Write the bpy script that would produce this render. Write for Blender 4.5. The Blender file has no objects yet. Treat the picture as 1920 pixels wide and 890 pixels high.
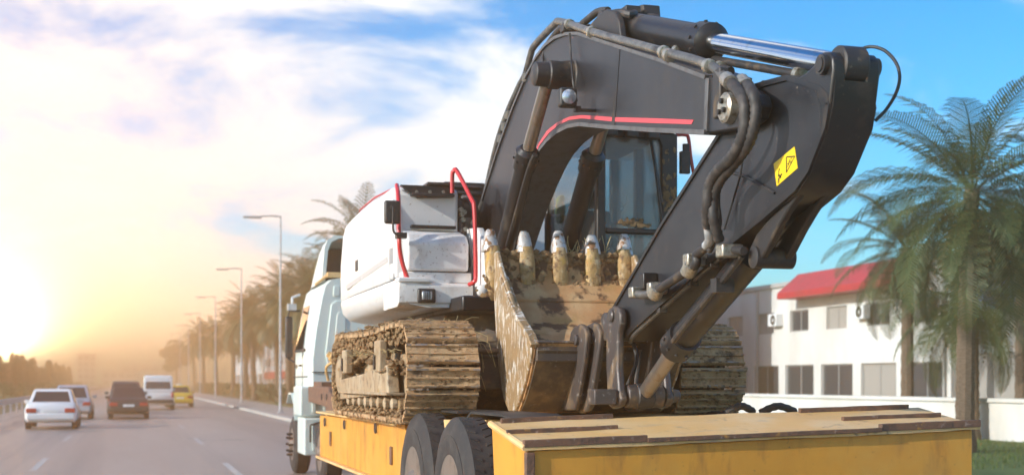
import bpy, bmesh, math, random
from mathutils import Vector, Matrix, Euler, noise as mnoise
R = math.radians
random.seed(7)
scene = bpy.context.scene
col = scene.collection

# ------------------------------------------------------------------ camera
# world: X to the right of the road, Y along the road, Z up; the camera stands over (0, 0)
FPX, CXP, HYP, CAMH = 2500.0, 960.0, 715.0, 1.7       # focal length, centre column, horizon row of the 1920 px photograph; eye height
YAW = math.atan(720.0 / FPX)
cd = bpy.data.cameras.new("camera"); cam = bpy.data.objects.new("camera", cd); col.objects.link(cam)
cam.location = (0, 0, CAMH); cam.rotation_euler = (R(90), 0, -YAW)
cd.sensor_width = 36.0; cd.lens = 36.0 * FPX / 1920.0
cd.shift_y = (HYP - 445.0) / 1920.0
cd.clip_start = 0.1; cd.clip_end = 6000
cd.dof.use_dof = True; cd.dof.focus_distance = 11.0; cd.dof.aperture_fstop = 1.8
scene.camera = cam

# ------------------------------------------------------------------ light
SUN_AZ, SUN_EL = R(-101), R(21)                        # clockwise from +Y
sun_dir = Vector((math.sin(SUN_AZ) * math.cos(SUN_EL), math.cos(SUN_AZ) * math.cos(SUN_EL), math.sin(SUN_EL)))
sl = bpy.data.lights.new("sun", 'SUN'); sl.energy = 3.1; sl.angle = R(0.55); sl.color = (1.0, 0.93, 0.84)
so = bpy.data.objects.new("sun", sl); so.rotation_euler = (-sun_dir).to_track_quat('-Z', 'Y').to_euler(); col.objects.link(so)

world = bpy.data.worlds.new("World"); scene.world = world; world.use_nodes = True
GLOW_CORE = 300.0
def build_world():
    nt = world.node_tree; N = nt.nodes; L = nt.links; N.clear()
    def nd(t, **k):
        n = N.new(t)
        for a, v in k.items(): setattr(n, a, v)
        return n
    def mth(op, a, b=None, c=None, clamp=False):
        n = nd('ShaderNodeMath', operation=op, use_clamp=clamp)
        for i, v in enumerate((a, b, c)):
            if v is None: continue
            if isinstance(v, (int, float)): n.inputs[i].default_value = v
            else: L.new(v, n.inputs[i])
        return n.outputs[0]
    def mrange(v, a, b, c=0.0, d=1.0, smooth=True):
        n = nd('ShaderNodeMapRange'); n.interpolation_type = 'SMOOTHSTEP' if smooth else 'LINEAR'
        L.new(v, n.inputs[0])
        for i, x in enumerate((a, b, c, d)): n.inputs[1 + i].default_value = x
        return n.outputs[0]
    def mix(f, a, b, mode='MIX'):
        n = nd('ShaderNodeMix', data_type='RGBA', blend_type=mode)
        if isinstance(f, (int, float)): n.inputs[0].default_value = f
        else: L.new(f, n.inputs[0])
        for i, v in ((6, a), (7, b)):
            if isinstance(v, tuple): n.inputs[i].default_value = (*v, 1)
            else: L.new(v, n.inputs[i])
        return n.outputs[2]
    sky = nd('ShaderNodeTexSky', sky_type='NISHITA'); sky.sun_disc = False
    sky.sun_elevation = SUN_EL; sky.sun_rotation = SUN_AZ; sky.air_density = 1.0; sky.dust_density = 0.4; sky.ozone_density = 3.0
    tc = nd('ShaderNodeTexCoord')
    sep = nd('ShaderNodeSeparateXYZ'); L.new(tc.outputs['Generated'], sep.inputs[0])
    x, y, z = sep.outputs
    # colour balance of the clear sky: a little deeper and more saturated, as in the photograph
    hs = nd('ShaderNodeHueSaturation'); hs.inputs['Saturation'].default_value = 1.38; hs.inputs['Value'].default_value = 1.0
    L.new(sky.outputs[0], hs.inputs['Color'])
    base = mix(1.0, hs.outputs[0], (0.52, 1.02, 1.08), 'MULTIPLY')
    # cloud sheet seen in perspective
    zz = mth('ADD', mth('MAXIMUM', z, 0.0), 0.34)
    u = mth('DIVIDE', x, zz); v = mth('DIVIDE', y, zz)
    cmb = nd('ShaderNodeCombineXYZ'); L.new(u, cmb.inputs[0]); L.new(v, cmb.inputs[1])
    mp = nd('ShaderNodeMapping'); mp.inputs['Location'].default_value = (3.1, 1.7, 0); mp.inputs['Rotation'].default_value = (0, 0, R(24)); mp.inputs['Scale'].default_value = (0.95, 1.15, 1)
    L.new(cmb.outputs[0], mp.inputs[0])
    def nz(scale, detail, rough, dist):
        n = nd('ShaderNodeTexNoise'); n.inputs['Scale'].default_value = scale; n.inputs['Detail'].default_value = detail
        n.inputs['Roughness'].default_value = rough; n.inputs['Distortion'].default_value = dist
        L.new(mp.outputs[0], n.inputs['Vector']); return n.outputs['Fac']
    n1 = nz(2.5, 11, 0.58, 0.5); n2 = nz(0.8, 3, 0.5, 0.0)
    # the cloud bank thickens towards the sunset and thins to clear sky away from it
    gd = Vector((-0.114, 1.067, 0.018)).normalized()
    dot = nd('ShaderNodeVectorMath', operation='DOT_PRODUCT'); dot.inputs[1].default_value = gd
    L.new(tc.outputs['Generated'], dot.inputs[0])
    ang = mth('ARCCOSINE', mth('MINIMUM', dot.outputs['Value'], 0.99999))       # radians from the sunset
    bank = mrange(ang, 0.25, 0.72, 0.045, -0.058)
    dens = mth('ADD', mth('ADD', mth('MULTIPLY', n1, 0.78), mth('MULTIPLY', n2, 0.30)), bank)
    cl = mrange(dens, 0.475, 0.635)
    warm = mrange(ang, 0.0, 0.42, 1.0, 0.0)
    shade = mix(mrange(n1, 0.40, 0.66), (0.50, 0.53, 0.58), (0.72, 0.69, 0.655))
    ccol = mix(mth('MULTIPLY', warm, 0.75), shade, (0.56, 0.475, 0.41))
    skyb = nd('ShaderNodeVectorMath', operation='SCALE'); L.new(base, skyb.inputs[0]); skyb.inputs['Scale'].default_value = 0.118
    c1 = mix(mth('MULTIPLY', cl, 0.93), skyb.outputs[0], ccol)
    # low warm band and the glow round the low sun, both parts of the sky itself
    low = mth('MULTIPLY', mrange(z, 0.0, 0.12, 1.0, 0.0), mrange(ang, 0.0, 0.62, 1.0, 0.0))
    c2 = mix(mth('MULTIPLY', low, 0.9), c1, (1.35, 0.72, 0.36))
    def lobe(a, s): return mth('MULTIPLY', mth('EXPONENT', mth('MULTIPLY', ang, -1.0 / s)), a)
    def tint(f, c):
        n = nd('ShaderNodeVectorMath', operation='SCALE'); n.inputs[0].default_value = c; L.new(f, n.inputs['Scale']); return n.outputs[0]
    gauss = lobe(GLOW_CORE, 0.0135)
    c3 = mix(1.0, c2, tint(gauss, (1.0, 0.46, 0.15)), 'ADD')
    c3 = mix(1.0, c3, tint(lobe(2.6, 0.075), (1.0, 0.42, 0.16)), 'ADD')
    c4 = mix(1.0, c3, tint(lobe(0.015, 0.26), (1.0, 0.72, 0.50)), 'ADD')
    bg = nd('ShaderNodeBackground'); L.new(c4, bg.inputs[0]); bg.inputs[1].default_value = 1.0
    out = nd('ShaderNodeOutputWorld'); L.new(bg.outputs[0], out.inputs[0])
build_world()
scene.view_settings.view_transform = 'Standard'; scene.view_settings.look = 'None'
scene.view_settings.exposure = 0.98; scene.view_settings.gamma = 1.0
scene.cycles.use_denoising = True
scene.cycles.max_bounces = 10; scene.cycles.volume_bounces = 8; scene.cycles.transparent_max_bounces = 16

# ------------------------------------------------------------------ helpers
SN, CN = math.sin(YAW), math.cos(YAW)
def spot(px, py, X=None, Y=None, Z=None):
    """metres of a point measured in the photograph that lies on the vertical plane X or Y, or at height Z"""
    a = (px - CXP) / FPX; b = (HYP - py) / FPX
    d = Vector((SN + a * CN, CN - a * SN, b))
    t = X / d.x if X is not None else Y / d.y if Y is not None else (Z - CAMH) / d.z
    return Vector((d.x * t, d.y * t, CAMH + d.z * t))
def yz(pts, X): return [(p.y, p.z) for p in (spot(a, b, X=X) for a, b in pts)]

WPOS = {}
def wpos(o): return WPOS.get(o.name, Vector((0, 0, 0)))
def empty(name, loc):
    o = bpy.data.objects.new(name, None); col.objects.link(o); o.location = loc; o.empty_display_size = 0.2
    WPOS[o.name] = Vector(loc); return o
def tag(o, label=None, cat=None, group=None, kind=None):
    if label: o['label'] = label
    if cat: o['category'] = cat
    if group: o['group'] = group
    if kind: o['kind'] = kind
    return o
def thing(name, label, cat, loc, group=None): return tag(empty(name, loc), label, cat, group)
def copy_tree(o, parent=None):
    c = o.copy(); col.objects.link(c)
    if parent is not None: c.parent = parent
    for ch in list(o.children): copy_tree(ch, c)
    return c

class MB:
    def __init__(s): s.bm = bmesh.new()
    def v(s, p): return s.bm.verts.new(p)
    def face(s, pts):
        try: return s.bm.faces.new([s.v(p) for p in pts])
        except ValueError: return None
    def prism(s, pts, x0, x1, axis='X'):
        """polygon in the plane across the axis, extruded from x0 to x1"""
        def P(a, b, x): return (x, a, b) if axis == 'X' else (a, x, b) if axis == 'Y' else (a, b, x)
        A = [s.v(P(a, b, x0)) for a, b in pts]; B = [s.v(P(a, b, x1)) for a, b in pts]
        n = len(pts); fs = [s.bm.faces.new(A), s.bm.faces.new(B[::-1])]
        for i in range(n): fs.append(s.bm.faces.new((A[i], B[i], B[(i + 1) % n], A[(i + 1) % n])))
        return s
    def box(s, lo, hi, rot=None, piv=None):
        lo = Vector(lo); hi = Vector(hi); c = (lo + hi) / 2; h = (hi - lo) / 2
        vs = []
        for dx, dy, dz in ((-1,-1,-1),(1,-1,-1),(1,1,-1),(-1,1,-1),(-1,-1,1),(1,-1,1),(1,1,1),(-1,1,1)):
            p = Vector((dx * h.x, dy * h.y, dz * h.z))
            if rot is not None: p = (c - (piv if piv is not None else c)) + p; p = rot @ p; p = p + (piv if piv is not None else c)
            else: p = p + c
            vs.append(s.v(p))
        for f in ((0,3,2,1),(4,5,6,7),(0,1,5,4),(1,2,6,5),(2,3,7,6),(3,0,4,7)): s.bm.faces.new([vs[i] for i in f])
        return s
    def hexa(s, p8):
        vs = [s.v(p) for p in p8]
        for f in ((0,3,2,1),(4,5,6,7),(0,1,5,4),(1,2,6,5),(2,3,7,6),(3,0,4,7)): s.bm.faces.new([vs[i] for i in f])
        return s
    def rings(s, rs, cap0=True, cap1=True, closed=True):
        vv = [[s.v(p) for p in r] for r in rs]; n = len(rs[0])
        for a, b in zip(vv[:-1], vv[1:]):
            for i in range(n if closed else n - 1):
                try: s.bm.faces.new((a[i], a[(i + 1) % n], b[(i + 1) % n], b[i]))
                except ValueError: pass
        if cap0: s.bm.faces.new(vv[0][::-1])
        if cap1: s.bm.faces.new(vv[-1])
        return s
    def tube(s, path, r, n=8, smooth=0, caps=True, rf=None):
        P = [Vector(p) for p in path]
        if smooth: P = catmull(P, smooth)
        rs = []; up = None; m = len(P)
        for i, p in enumerate(P):
            t = (P[min(i + 1, m - 1)] - P[max(i - 1, 0)]).normalized()
            if up is None:
                up = Vector((0, 0, 1)) if abs(t.z) < 0.9 else Vector((1, 0, 0))
            a = t.cross(up)
            if a.length < 1e-4: a = t.cross(Vector((0, 1, 0.3)))
            a.normalize(); b = a.cross(t).normalized(); up = b
            rr = (rf(i, m) if rf else 1.0) * (r[i] if isinstance(r, (list, tuple)) else r)
            rs.append([p + a * (rr * math.cos(2 * math.pi * k / n)) + b * (rr * math.sin(2 * math.pi * k / n)) for k in range(n)])
        return s.rings(rs, caps, caps)
    def cyl(s, p0, p1, r, n=20, r2=None): return s.tube([p0, p1], [r, r if r2 is None else r2], n)
    def lathe(s, p0, axis, prof, n=24, caps=True):
        """profile of (distance along axis, radius)"""
        p0 = Vector(p0); ax = Vector(axis).normalized()
        a = ax.cross(Vector((0, 0, 1)) if abs(ax.z) < 0.9 else Vector((1, 0, 0))).normalized(); b = ax.cross(a)
        rs = [[p0 + ax * d + a * (r * math.cos(2 * math.pi * k / n)) + b * (r * math.sin(2 * math.pi * k / n)) for k in range(n)] for d, r in prof]
        return s.rings(rs, caps, caps)
    def ribbon(s, pts, x0, x1, t):
        """a plate bent along a polyline of (y, z), thickness t, spanning x0..x1"""
        n = len(pts); O = []; I = []
        for i in range(n):
            a = Vector(pts[max(i - 1, 0)]); b = Vector(pts[min(i + 1, n - 1)]); d = (b - a).normalized(); nn = Vector((-d.y, d.x))
            p = Vector(pts[i]); O.append(p + nn * t / 2); I.append(p - nn * t / 2)
        rs = [[(x0, O[i].x, O[i].y), (x1, O[i].x, O[i].y), (x1, I[i].x, I[i].y), (x0, I[i].x, I[i].y)] for i in range(n)]
        return s.rings(rs)
    def ico(s, c, r, sub=1, jit=0.0, sq=(1, 1, 1), rnd=random):
        g = bmesh.ops.create_icosphere(s.bm, subdivisions=sub, radius=1.0)
        c = Vector(c)
        for v in g['verts']:
            k = 1 + (rnd.random() - 0.5) * 2 * jit
            v.co = Vector((c.x + v.co.x * r * sq[0] * k, c.y + v.co.y * r * sq[1] * k, c.z + v.co.z * r * sq[2] * k))
        return s
    def build(s, name, m, parent=None, bevel=0.0, seg=2, smooth=True, ang=35, origin=None, recalc=True):
        bm = s.bm
        if recalc: bmesh.ops.recalc_face_normals(bm, faces=bm.faces[:])
        if origin is None:
            xs = [v.co for v in bm.verts]
            lo = Vector((min(p.x for p in xs), min(p.y for p in xs), min(p.z for p in xs))); hi = Vector((max(p.x for p in xs), max(p.y for p in xs), max(p.z for p in xs)))
            origin = (lo + hi) / 2
            if parent is None: origin.z = lo.z
        origin = Vector(origin)
        bmesh.ops.translate(bm, verts=bm.verts[:], vec=-origin)
        me = bpy.data.meshes.new(name); bm.to_mesh(me); bm.free()
        if smooth:
            me.polygons.foreach_set('use_smooth', [True] * len(me.polygons)); me.set_sharp_from_angle(angle=R(ang))
        if m is not None: me.materials.append(m)
        o = bpy.data.objects.new(name, me); col.objects.link(o)
        WPOS[o.name] = origin
        if parent is not None: o.parent = parent; o.location = origin - wpos(parent)
        else: o.location = origin
        if bevel:
            b = o.modifiers.new('bevel', 'BEVEL'); b.width = bevel; b.segments = seg; b.limit_method = 'ANGLE'; b.angle_limit = R(32); b.harden_normals = False
        return o

def catmull(P, k):
    out = []; n = len(P)
    for i in range(n - 1):
        p0, p1, p2, p3 = P[max(i - 1, 0)], P[i], P[i + 1], P[min(i + 2, n - 1)]
        for j in range(k):
            t = j / k
            out.append(0.5 * ((2 * p1) + (-p0 + p2) * t + (2 * p0 - 5 * p1 + 4 * p2 - p3) * t * t + (-p0 + 3 * p1 - 3 * p2 + p3) * t ** 3))
    out.append(P[-1]); return out

# ------------------------------------------------------------------ materials
def mat(name, base, rough=0.55, metal=0.0, layers=(), bump=None, coord='Object', coat=0.0, spec=0.5, trans=0.0):
    m = bpy.data.materials.new(name); m.use_nodes = True; nt = m.node_tree; N = nt.nodes; L = nt.links
    bs = N['Principled BSDF']; bs.inputs['Specular IOR Level'].default_value = spec
    bs.inputs['Metallic'].default_value = metal; bs.inputs['Coat Weight'].default_value = coat
    if coord == 'World': src = N.new('ShaderNodeNewGeometry').outputs['Position']
    else: src = N.new('ShaderNodeTexCoord').outputs[coord]
    c = N.new('ShaderNodeRGB'); c.outputs[0].default_value = (*base, 1); cur = c.outputs[0]
    r = N.new('ShaderNodeValue'); r.outputs[0].default_value = rough; cr = r.outputs[0]
    def noise(scale, detail=6, stretch=(1, 1, 1), rg=0.6, dist=0.0):
        mp = N.new('ShaderNodeMapping'); mp.inputs['Scale'].default_value = stretch; L.new(src, mp.inputs[0])
        n = N.new('ShaderNodeTexNoise'); n.inputs['Scale'].default_value = scale; n.inputs['Detail'].default_value = detail; n.inputs['Roughness'].default_value = rg; n.inputs['Distortion'].default_value = dist
        L.new(mp.outputs[0], n.inputs['Vector']); return n.outputs['Fac']
    for ly in layers:
        f = noise(ly['s'], ly.get('d', 7), ly.get('st', (1, 1, 1)), ly.get('rg', 0.6), ly.get('dist', 0.0))
        mr = N.new('ShaderNodeMapRange'); L.new(f, mr.inputs[0]); mr.inputs[1].default_value = ly['lo']; mr.inputs[2].default_value = ly['hi']; mr.inputs[4].default_value = ly.get('a', 1.0)
        mx = N.new('ShaderNodeMix'); mx.data_type = 'RGBA'; L.new(mr.outputs[0], mx.inputs[0]); L.new(cur, mx.inputs[6]); mx.inputs[7].default_value = (*ly['c'], 1); cur = mx.outputs[2]
        if 'r' in ly:
            mf = N.new('ShaderNodeMix'); L.new(mr.outputs[0], mf.inputs[0]); L.new(cr, mf.inputs[2]); mf.inputs[3].default_value = ly['r']; cr = mf.outputs[0]
    L.new(cur, bs.inputs['Base Color']); L.new(cr, bs.inputs['Roughness'])
    if bump:
        h = noise(bump[0], 6, bump[2] if len(bump) > 2 else (1, 1, 1), 0.65)
        b = N.new('ShaderNodeBump'); b.inputs['Strength'].default_value = bump[1]; b.inputs['Distance'].default_value = bump[3] if len(bump) > 3 else 0.01; L.new(h, b.inputs['Height']); L.new(b.outputs[0], bs.inputs['Normal'])
    if trans:
        tr = N.new('ShaderNodeBsdfTranslucent'); L.new(cur, tr.inputs[0]); mx = N.new('ShaderNodeMixShader'); mx.inputs[0].default_value = trans
        L.new(bs.outputs[0], mx.inputs[1]); L.new(tr.outputs[0], mx.inputs[2]); L.new(mx.outputs[0], N['Material Output'].inputs[0])
    return m
def glass(name, tint, refl=0.18, rough=0.03, dirt=0.0):
    m = bpy.data.materials.new(name); m.use_nodes = True; nt = m.node_tree; N = nt.nodes; L = nt.links; N.remove(N['Principled BSDF'])
    t = N.new('ShaderNodeBsdfTransparent'); t.inputs[0].default_value = (*tint, 1)
    g = N.new('ShaderNodeBsdfGlossy'); g.inputs['Roughness'].default_value = rough
    lw = N.new('ShaderNodeLayerWeight'); lw.inputs[0].default_value = 0.25
    ma = N.new('ShaderNodeMath'); ma.operation = 'MULTIPLY_ADD'; L.new(lw.outputs['Fresnel'], ma.inputs[0]); ma.inputs[1].default_value = 0.8; ma.inputs[2].default_value = refl; ma.use_clamp = True
    mx = N.new('ShaderNodeMixShader'); L.new(ma.outputs[0], mx.inputs[0]); L.new(t.outputs[0], mx.inputs[1]); L.new(g.outputs[0], mx.inputs[2])
    res = mx.outputs[0]
    if dirt:
        d = N.new('ShaderNodeBsdfDiffuse'); d.inputs[0].default_value = (0.36, 0.35, 0.34, 1)
        tcn = N.new('ShaderNodeTexCoord'); n = N.new('ShaderNodeTexNoise'); n.inputs['Scale'].default_value = 3.0; n.inputs['Detail'].default_value = 6; L.new(tcn.outputs['Object'], n.inputs['Vector'])
        mr = N.new('ShaderNodeMapRange'); L.new(n.outputs['Fac'], mr.inputs[0]); mr.inputs[1].default_value = 0.3; mr.inputs[2].default_value = 0.75; mr.inputs[3].default_value = dirt * 0.4; mr.inputs[4].default_value = dirt
        m2 = N.new('ShaderNodeMixShader'); L.new(mr.outputs[0], m2.inputs[0]); L.new(res, m2.inputs[1]); L.new(d.outputs[0], m2.inputs[2]); res = m2.outputs[0]
    L.new(res, N['Material Output'].inputs[0]); return m
def lit(name, colr, e):
    m = bpy.data.materials.new(name); m.use_nodes = True; b = m.node_tree.nodes['Principled BSDF']
    b.inputs['Base Color'].default_value = (*colr, 1); b.inputs['Emission Color'].default_value = (*colr, 1); b.inputs['Emission Strength'].default_value = e; return m

MUD = (0.16, 0.095, 0.045)
M = dict(
    asphalt=mat('asphalt', (0.27, 0.20, 0.16), 0.42, layers=[dict(c=(0.31, 0.245, 0.205), s=0.55, lo=0.4, hi=0.7, st=(1, 0.12, 1)), dict(c=(0.12, 0.105, 0.097), s=0.8, lo=0.50, hi=0.75, st=(1, 0.015, 1)), dict(c=(0.24, 0.22, 0.2), s=60, lo=0.6, hi=0.8, d=2), dict(c=(0.08, 0.075, 0.07), s=0.35, lo=0.62, hi=0.64, st=(1, 0.4, 1), a=0.5), dict(c=(0.06, 0.056, 0.053), s=1.1, lo=0.495, hi=0.50, d=3, a=0.0)], bump=(90, 0.35, (1, 1, 1), 0.006), coord='World'),
    line=mat('road_paint', (0.46, 0.43, 0.40), 0.7, layers=[dict(c=(0.2, 0.18, 0.17), s=9, lo=0.52, hi=0.72)], coord='World'),
    earth=mat('earth', (0.12, 0.10, 0.06), 0.9, layers=[dict(c=(0.06, 0.09, 0.03), s=0.25, lo=0.4, hi=0.6)], coord='World'),
    lawn=mat('lawn', (0.055, 0.10, 0.018), 0.9, layers=[dict(c=(0.09, 0.14, 0.03), s=0.9, lo=0.4, hi=0.65), dict(c=(0.12, 0.11, 0.04), s=0.3, lo=0.6, hi=0.75)], bump=(14, 0.6, (1, 1, 1), 0.03), coord='World'),
    paving=mat('paving', (0.36, 0.33, 0.30), 0.85, layers=[dict(c=(0.25, 0.23, 0.21), s=1.3, lo=0.45, hi=0.7)], bump=(30, 0.2), coord='World'),
    kerb=mat('kerb_stone', (0.42, 0.40, 0.37), 0.85, layers=[dict(c=(0.25, 0.23, 0.2), s=3, lo=0.5, hi=0.75)], coord='World'),
    galv=mat('galvanised_steel', (0.52, 0.53, 0.54), 0.5, 0.35, layers=[dict(c=(0.3, 0.29, 0.28), s=6, lo=0.45, hi=0.7)]),
    bark=mat('bark', (0.16, 0.115, 0.08), 0.9, layers=[dict(c=(0.08, 0.055, 0.035), s=9, lo=0.4, hi=0.65, st=(1, 1, 3))], bump=(14, 0.8, (1, 1, 2.5), 0.03)),
    frond=mat('palm_frond', (0.04, 0.064, 0.016), 0.5, layers=[dict(c=(0.10, 0.13, 0.04), s=1.5, lo=0.4, hi=0.7)], trans=0.25),
    dryfrond=mat('dry_frond', (0.20, 0.14, 0.07), 0.8, trans=0.2),
    leaf=mat('leaf', (0.05, 0.085, 0.022), 0.55, layers=[dict(c=(0.09, 0.12, 0.035), s=0.7, lo=0.4, hi=0.65), dict(c=(0.03, 0.05, 0.014), s=1.7, lo=0.55, hi=0.7)], trans=0.25),
    black=mat('black_paint', (0.013, 0.012, 0.013), 0.38, layers=[dict(c=(0.07, 0.05, 0.035), s=5, lo=0.55, hi=0.8, r=0.8), dict(c=(0.09, 0.07, 0.05), s=26, lo=0.64, hi=0.76, r=0.9)], bump=(70, 0.08)),
    grey=mat('charcoal_paint', (0.015, 0.016, 0.020), 0.36, spec=0.35, layers=[dict(c=(0.085, 0.078, 0.072), s=2.6, lo=0.50, hi=0.85, st=(1, 1, 0.22), r=0.6, a=0.55), dict(c=(0.22, 0.19, 0.16), s=26, lo=0.69, hi=0.73, d=8, r=0.7), dict(c=(0.026, 0.027, 0.031), s=1.6, lo=0.38, hi=0.65), dict(c=(0.085, 0.066, 0.05), s=2.3, lo=0.60, hi=0.86, r=0.75, a=0.7), dict(c=(0.17, 0.14, 0.11), s=40, lo=0.66, hi=0.76, r=0.8, d=3), dict(c=(0.035, 0.033, 0.034), s=6, lo=0.60, hi=0.75, st=(1, 0.25, 1), a=0.7)], bump=(220, 0.05)),
    greyd=mat('worn_charcoal_edge', (0.10, 0.097, 0.10), 0.5, layers=[dict(c=(0.07, 0.06, 0.055), s=11, lo=0.45, hi=0.68)]),
    castb=mat('black_casting', (0.028, 0.025, 0.025), 0.5, layers=[dict(c=(0.11, 0.075, 0.045), s=7, lo=0.52, hi=0.72, r=0.85), dict(c=(0.2, 0.17, 0.14), s=28, lo=0.66, hi=0.8, d=3)], bump=(40, 0.2)),
    muddy=mat('muddy_dark_steel', (0.06, 0.045, 0.035), 0.6, layers=[dict(c=(0.17, 0.115, 0.065), s=6, lo=0.46, hi=0.62, r=0.9), dict(c=(0.30, 0.26, 0.22), s=17, lo=0.62, hi=0.78)], bump=(28, 0.4), coord='World'),
    linkage=mat('worn_linkage_steel', (0.075, 0.062, 0.058), 0.42, 0.25, layers=[dict(c=(0.20, 0.13, 0.07), s=5, lo=0.50, hi=0.68, r=0.85), dict(c=(0.36, 0.33, 0.31), s=15, lo=0.60, hi=0.75, r=0.35)], bump=(35, 0.3)),
    chrome=mat('chrome_rod', (0.82, 0.82, 0.83), 0.13, 1.0, layers=[dict(c=(0.6, 0.55, 0.5), s=8, lo=0.55, hi=0.8)]),
    oldrod=mat('dusty_rod', (0.36, 0.30, 0.25), 0.33, 0.85, layers=[dict(c=(0.3, 0.2, 0.12), s=9, lo=0.5, hi=0.7, st=(1, 1, 0.3), r=0.7)]),
    white=mat('white_panel', (0.70, 0.69, 0.675), 0.38, layers=[dict(c=(0.66, 0.61, 0.55), s=2.2, lo=0.52, hi=0.8, r=0.6), dict(c=(0.30, 0.20, 0.13), s=18, lo=0.645, hi=0.72, r=0.85, d=4), dict(c=(0.45, 0.36, 0.28), s=5, lo=0.64, hi=0.8, st=(1, 1, 0.25), a=0.6)], coat=0.15),
    whitedirty=mat('dirty_white_panel', (0.76, 0.74, 0.71), 0.45, layers=[dict(c=(0.55, 0.46, 0.38), s=3, lo=0.48, hi=0.75), dict(c=(0.24, 0.16, 0.11), s=34, lo=0.60, hi=0.70, r=0.9, d=6, a=0.8), dict(c=(0.4, 0.28, 0.18), s=7, lo=0.60, hi=0.78, st=(1, 1, 0.2), a=0.7)]),
    lgrey=mat('grey_stripe', (0.42, 0.41, 0.41), 0.45),
    red=mat('red_paint', (0.55, 0.022, 0.028), 0.35, layers=[dict(c=(0.35, 0.03, 0.03), s=9, lo=0.5, hi=0.75), dict(c=(0.2, 0.08, 0.05), s=30, lo=0.66, hi=0.76)], coat=0.2),
    stripe=mat('red_stripe', (0.62, 0.06, 0.075), 0.4),
    rubber=mat('rubber', (0.022, 0.021, 0.021), 0.75, layers=[dict(c=(0.06, 0.052, 0.045), s=6, lo=0.45, hi=0.7)], bump=(60, 0.15)),
    hose=mat('ribbed_hose', (0.03, 0.027, 0.026), 0.6, layers=[dict(c=(0.085, 0.07, 0.06), s=14, lo=0.45, hi=0.7)]),
    pipe=mat('steel_pipe', (0.13, 0.125, 0.12), 0.42, 0.45, layers=[dict(c=(0.26, 0.235, 0.20), s=9, lo=0.46, hi=0.68), dict(c=(0.05, 0.045, 0.04), s=5, lo=0.55, hi=0.7)]),
    fitting=mat('zinc_fitting', (0.45, 0.41, 0.34), 0.4, 0.7, layers=[dict(c=(0.2, 0.15, 0.1), s=25, lo=0.45, hi=0.7)]),
    bucket=mat('rusty_bucket', (0.46, 0.235, 0.095), 0.72, layers=[dict(c=(0.56, 0.35, 0.17), s=3.2, lo=0.45, hi=0.66, st=(1, 1, 0.5)), dict(c=(0.36, 0.22, 0.07), s=2.0, lo=0.56, hi=0.74), dict(c=(0.12, 0.062, 0.03), s=3.6, lo=0.52, hi=0.58, st=(1, 1, 0.45), d=5), dict(c=(0.42, 0.36, 0.28), s=19, lo=0.64, hi=0.78)], bump=(24, 0.5), coord='World'),
    cheek=mat('scratched_bucket_side', (0.34, 0.22, 0.11), 0.5, 0.2, layers=[dict(c=(0.22, 0.15, 0.085), s=5, lo=0.5, hi=0.7), dict(c=(0.72, 0.66, 0.58), s=5.5, lo=0.52, hi=0.60, st=(1, 1.2, 0.34), d=13, rg=0.7, dist=2.6, r=0.35), dict(c=(0.12, 0.075, 0.04), s=12, lo=0.6, hi=0.75)], bump=(18, 0.4), coord='World'),
    adapter=mat('muddy_adapter', (0.40, 0.25, 0.10), 0.75, layers=[dict(c=(0.55, 0.42, 0.26), s=9, lo=0.5, hi=0.66), dict(c=(0.16, 0.09, 0.045), s=13, lo=0.52, hi=0.62), dict(c=(0.5, 0.30, 0.06), s=5, lo=0.58, hi=0.7)], bump=(30, 0.8, (1, 1, 1), 0.02), coord='World'),
    tooth=mat('worn_tooth', (0.56, 0.52, 0.48), 0.45, 0.35, layers=[dict(c=(0.26, 0.13, 0.06), s=14, lo=0.50, hi=0.58, r=0.8), dict(c=(0.75, 0.72, 0.7), s=8, lo=0.55, hi=0.75)], bump=(25, 0.4), coord='World'),
    shoe=mat('muddy_track_shoe', (0.42, 0.245, 0.115), 0.8, layers=[dict(c=(0.52, 0.34, 0.18), s=4, lo=0.44, hi=0.62), dict(c=(0.10, 0.065, 0.038), s=7, lo=0.54, hi=0.68), dict(c=(0.42, 0.36, 0.30), s=38, lo=0.62, hi=0.76, d=3), dict(c=(0.20, 0.13, 0.05), s=3, lo=0.6, hi=0.72)], bump=(34, 1.0, (1, 1, 1), 0.02), coord='World'),
    grouser=mat('worn_grouser', (0.36, 0.30, 0.25), 0.4, 0.55, layers=[dict(c=(0.17, 0.11, 0.06), s=8, lo=0.44, hi=0.58, r=0.85)], bump=(30, 0.4), coord='World'),
    mud=mat('dried_mud', (0.27, 0.16, 0.075), 0.95, layers=[dict(c=(0.38, 0.245, 0.12), s=9, lo=0.45, hi=0.62), dict(c=(0.12, 0.07, 0.036), s=14, lo=0.5, hi=0.68)], bump=(40, 1.0, (1, 1, 1), 0.03), coord='World'),
    straw=mat('straw', (0.46, 0.34, 0.16), 0.8),
    frame=mat('dusty_track_frame', (0.34, 0.235, 0.135), 0.7, layers=[dict(c=(0.42, 0.33, 0.22), s=5, lo=0.45, hi=0.66, st=(1, 1, 0.3)), dict(c=(0.14, 0.09, 0.05), s=9, lo=0.52, hi=0.68), dict(c=(0.40, 0.24, 0.05), s=3, lo=0.62, hi=0.7)], bump=(30, 0.5), coord='World'),
    yellow=mat('yellow_trailer_paint', (0.66, 0.30, 0.035), 0.5, layers=[dict(c=(0.58, 0.25, 0.03), s=2.2, lo=0.42, hi=0.68), dict(c=(0.27, 0.115, 0.035), s=5, lo=0.54, hi=0.74, r=0.8, st=(1, 1, 0.3), a=0.85), dict(c=(0.60, 0.33, 0.07), s=0.9, lo=0.5, hi=0.75), dict(c=(0.18, 0.09, 0.045), s=34, lo=0.67, hi=0.76, r=0.85, d=4)], bump=(140, 0.12), coord='World'),
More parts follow.
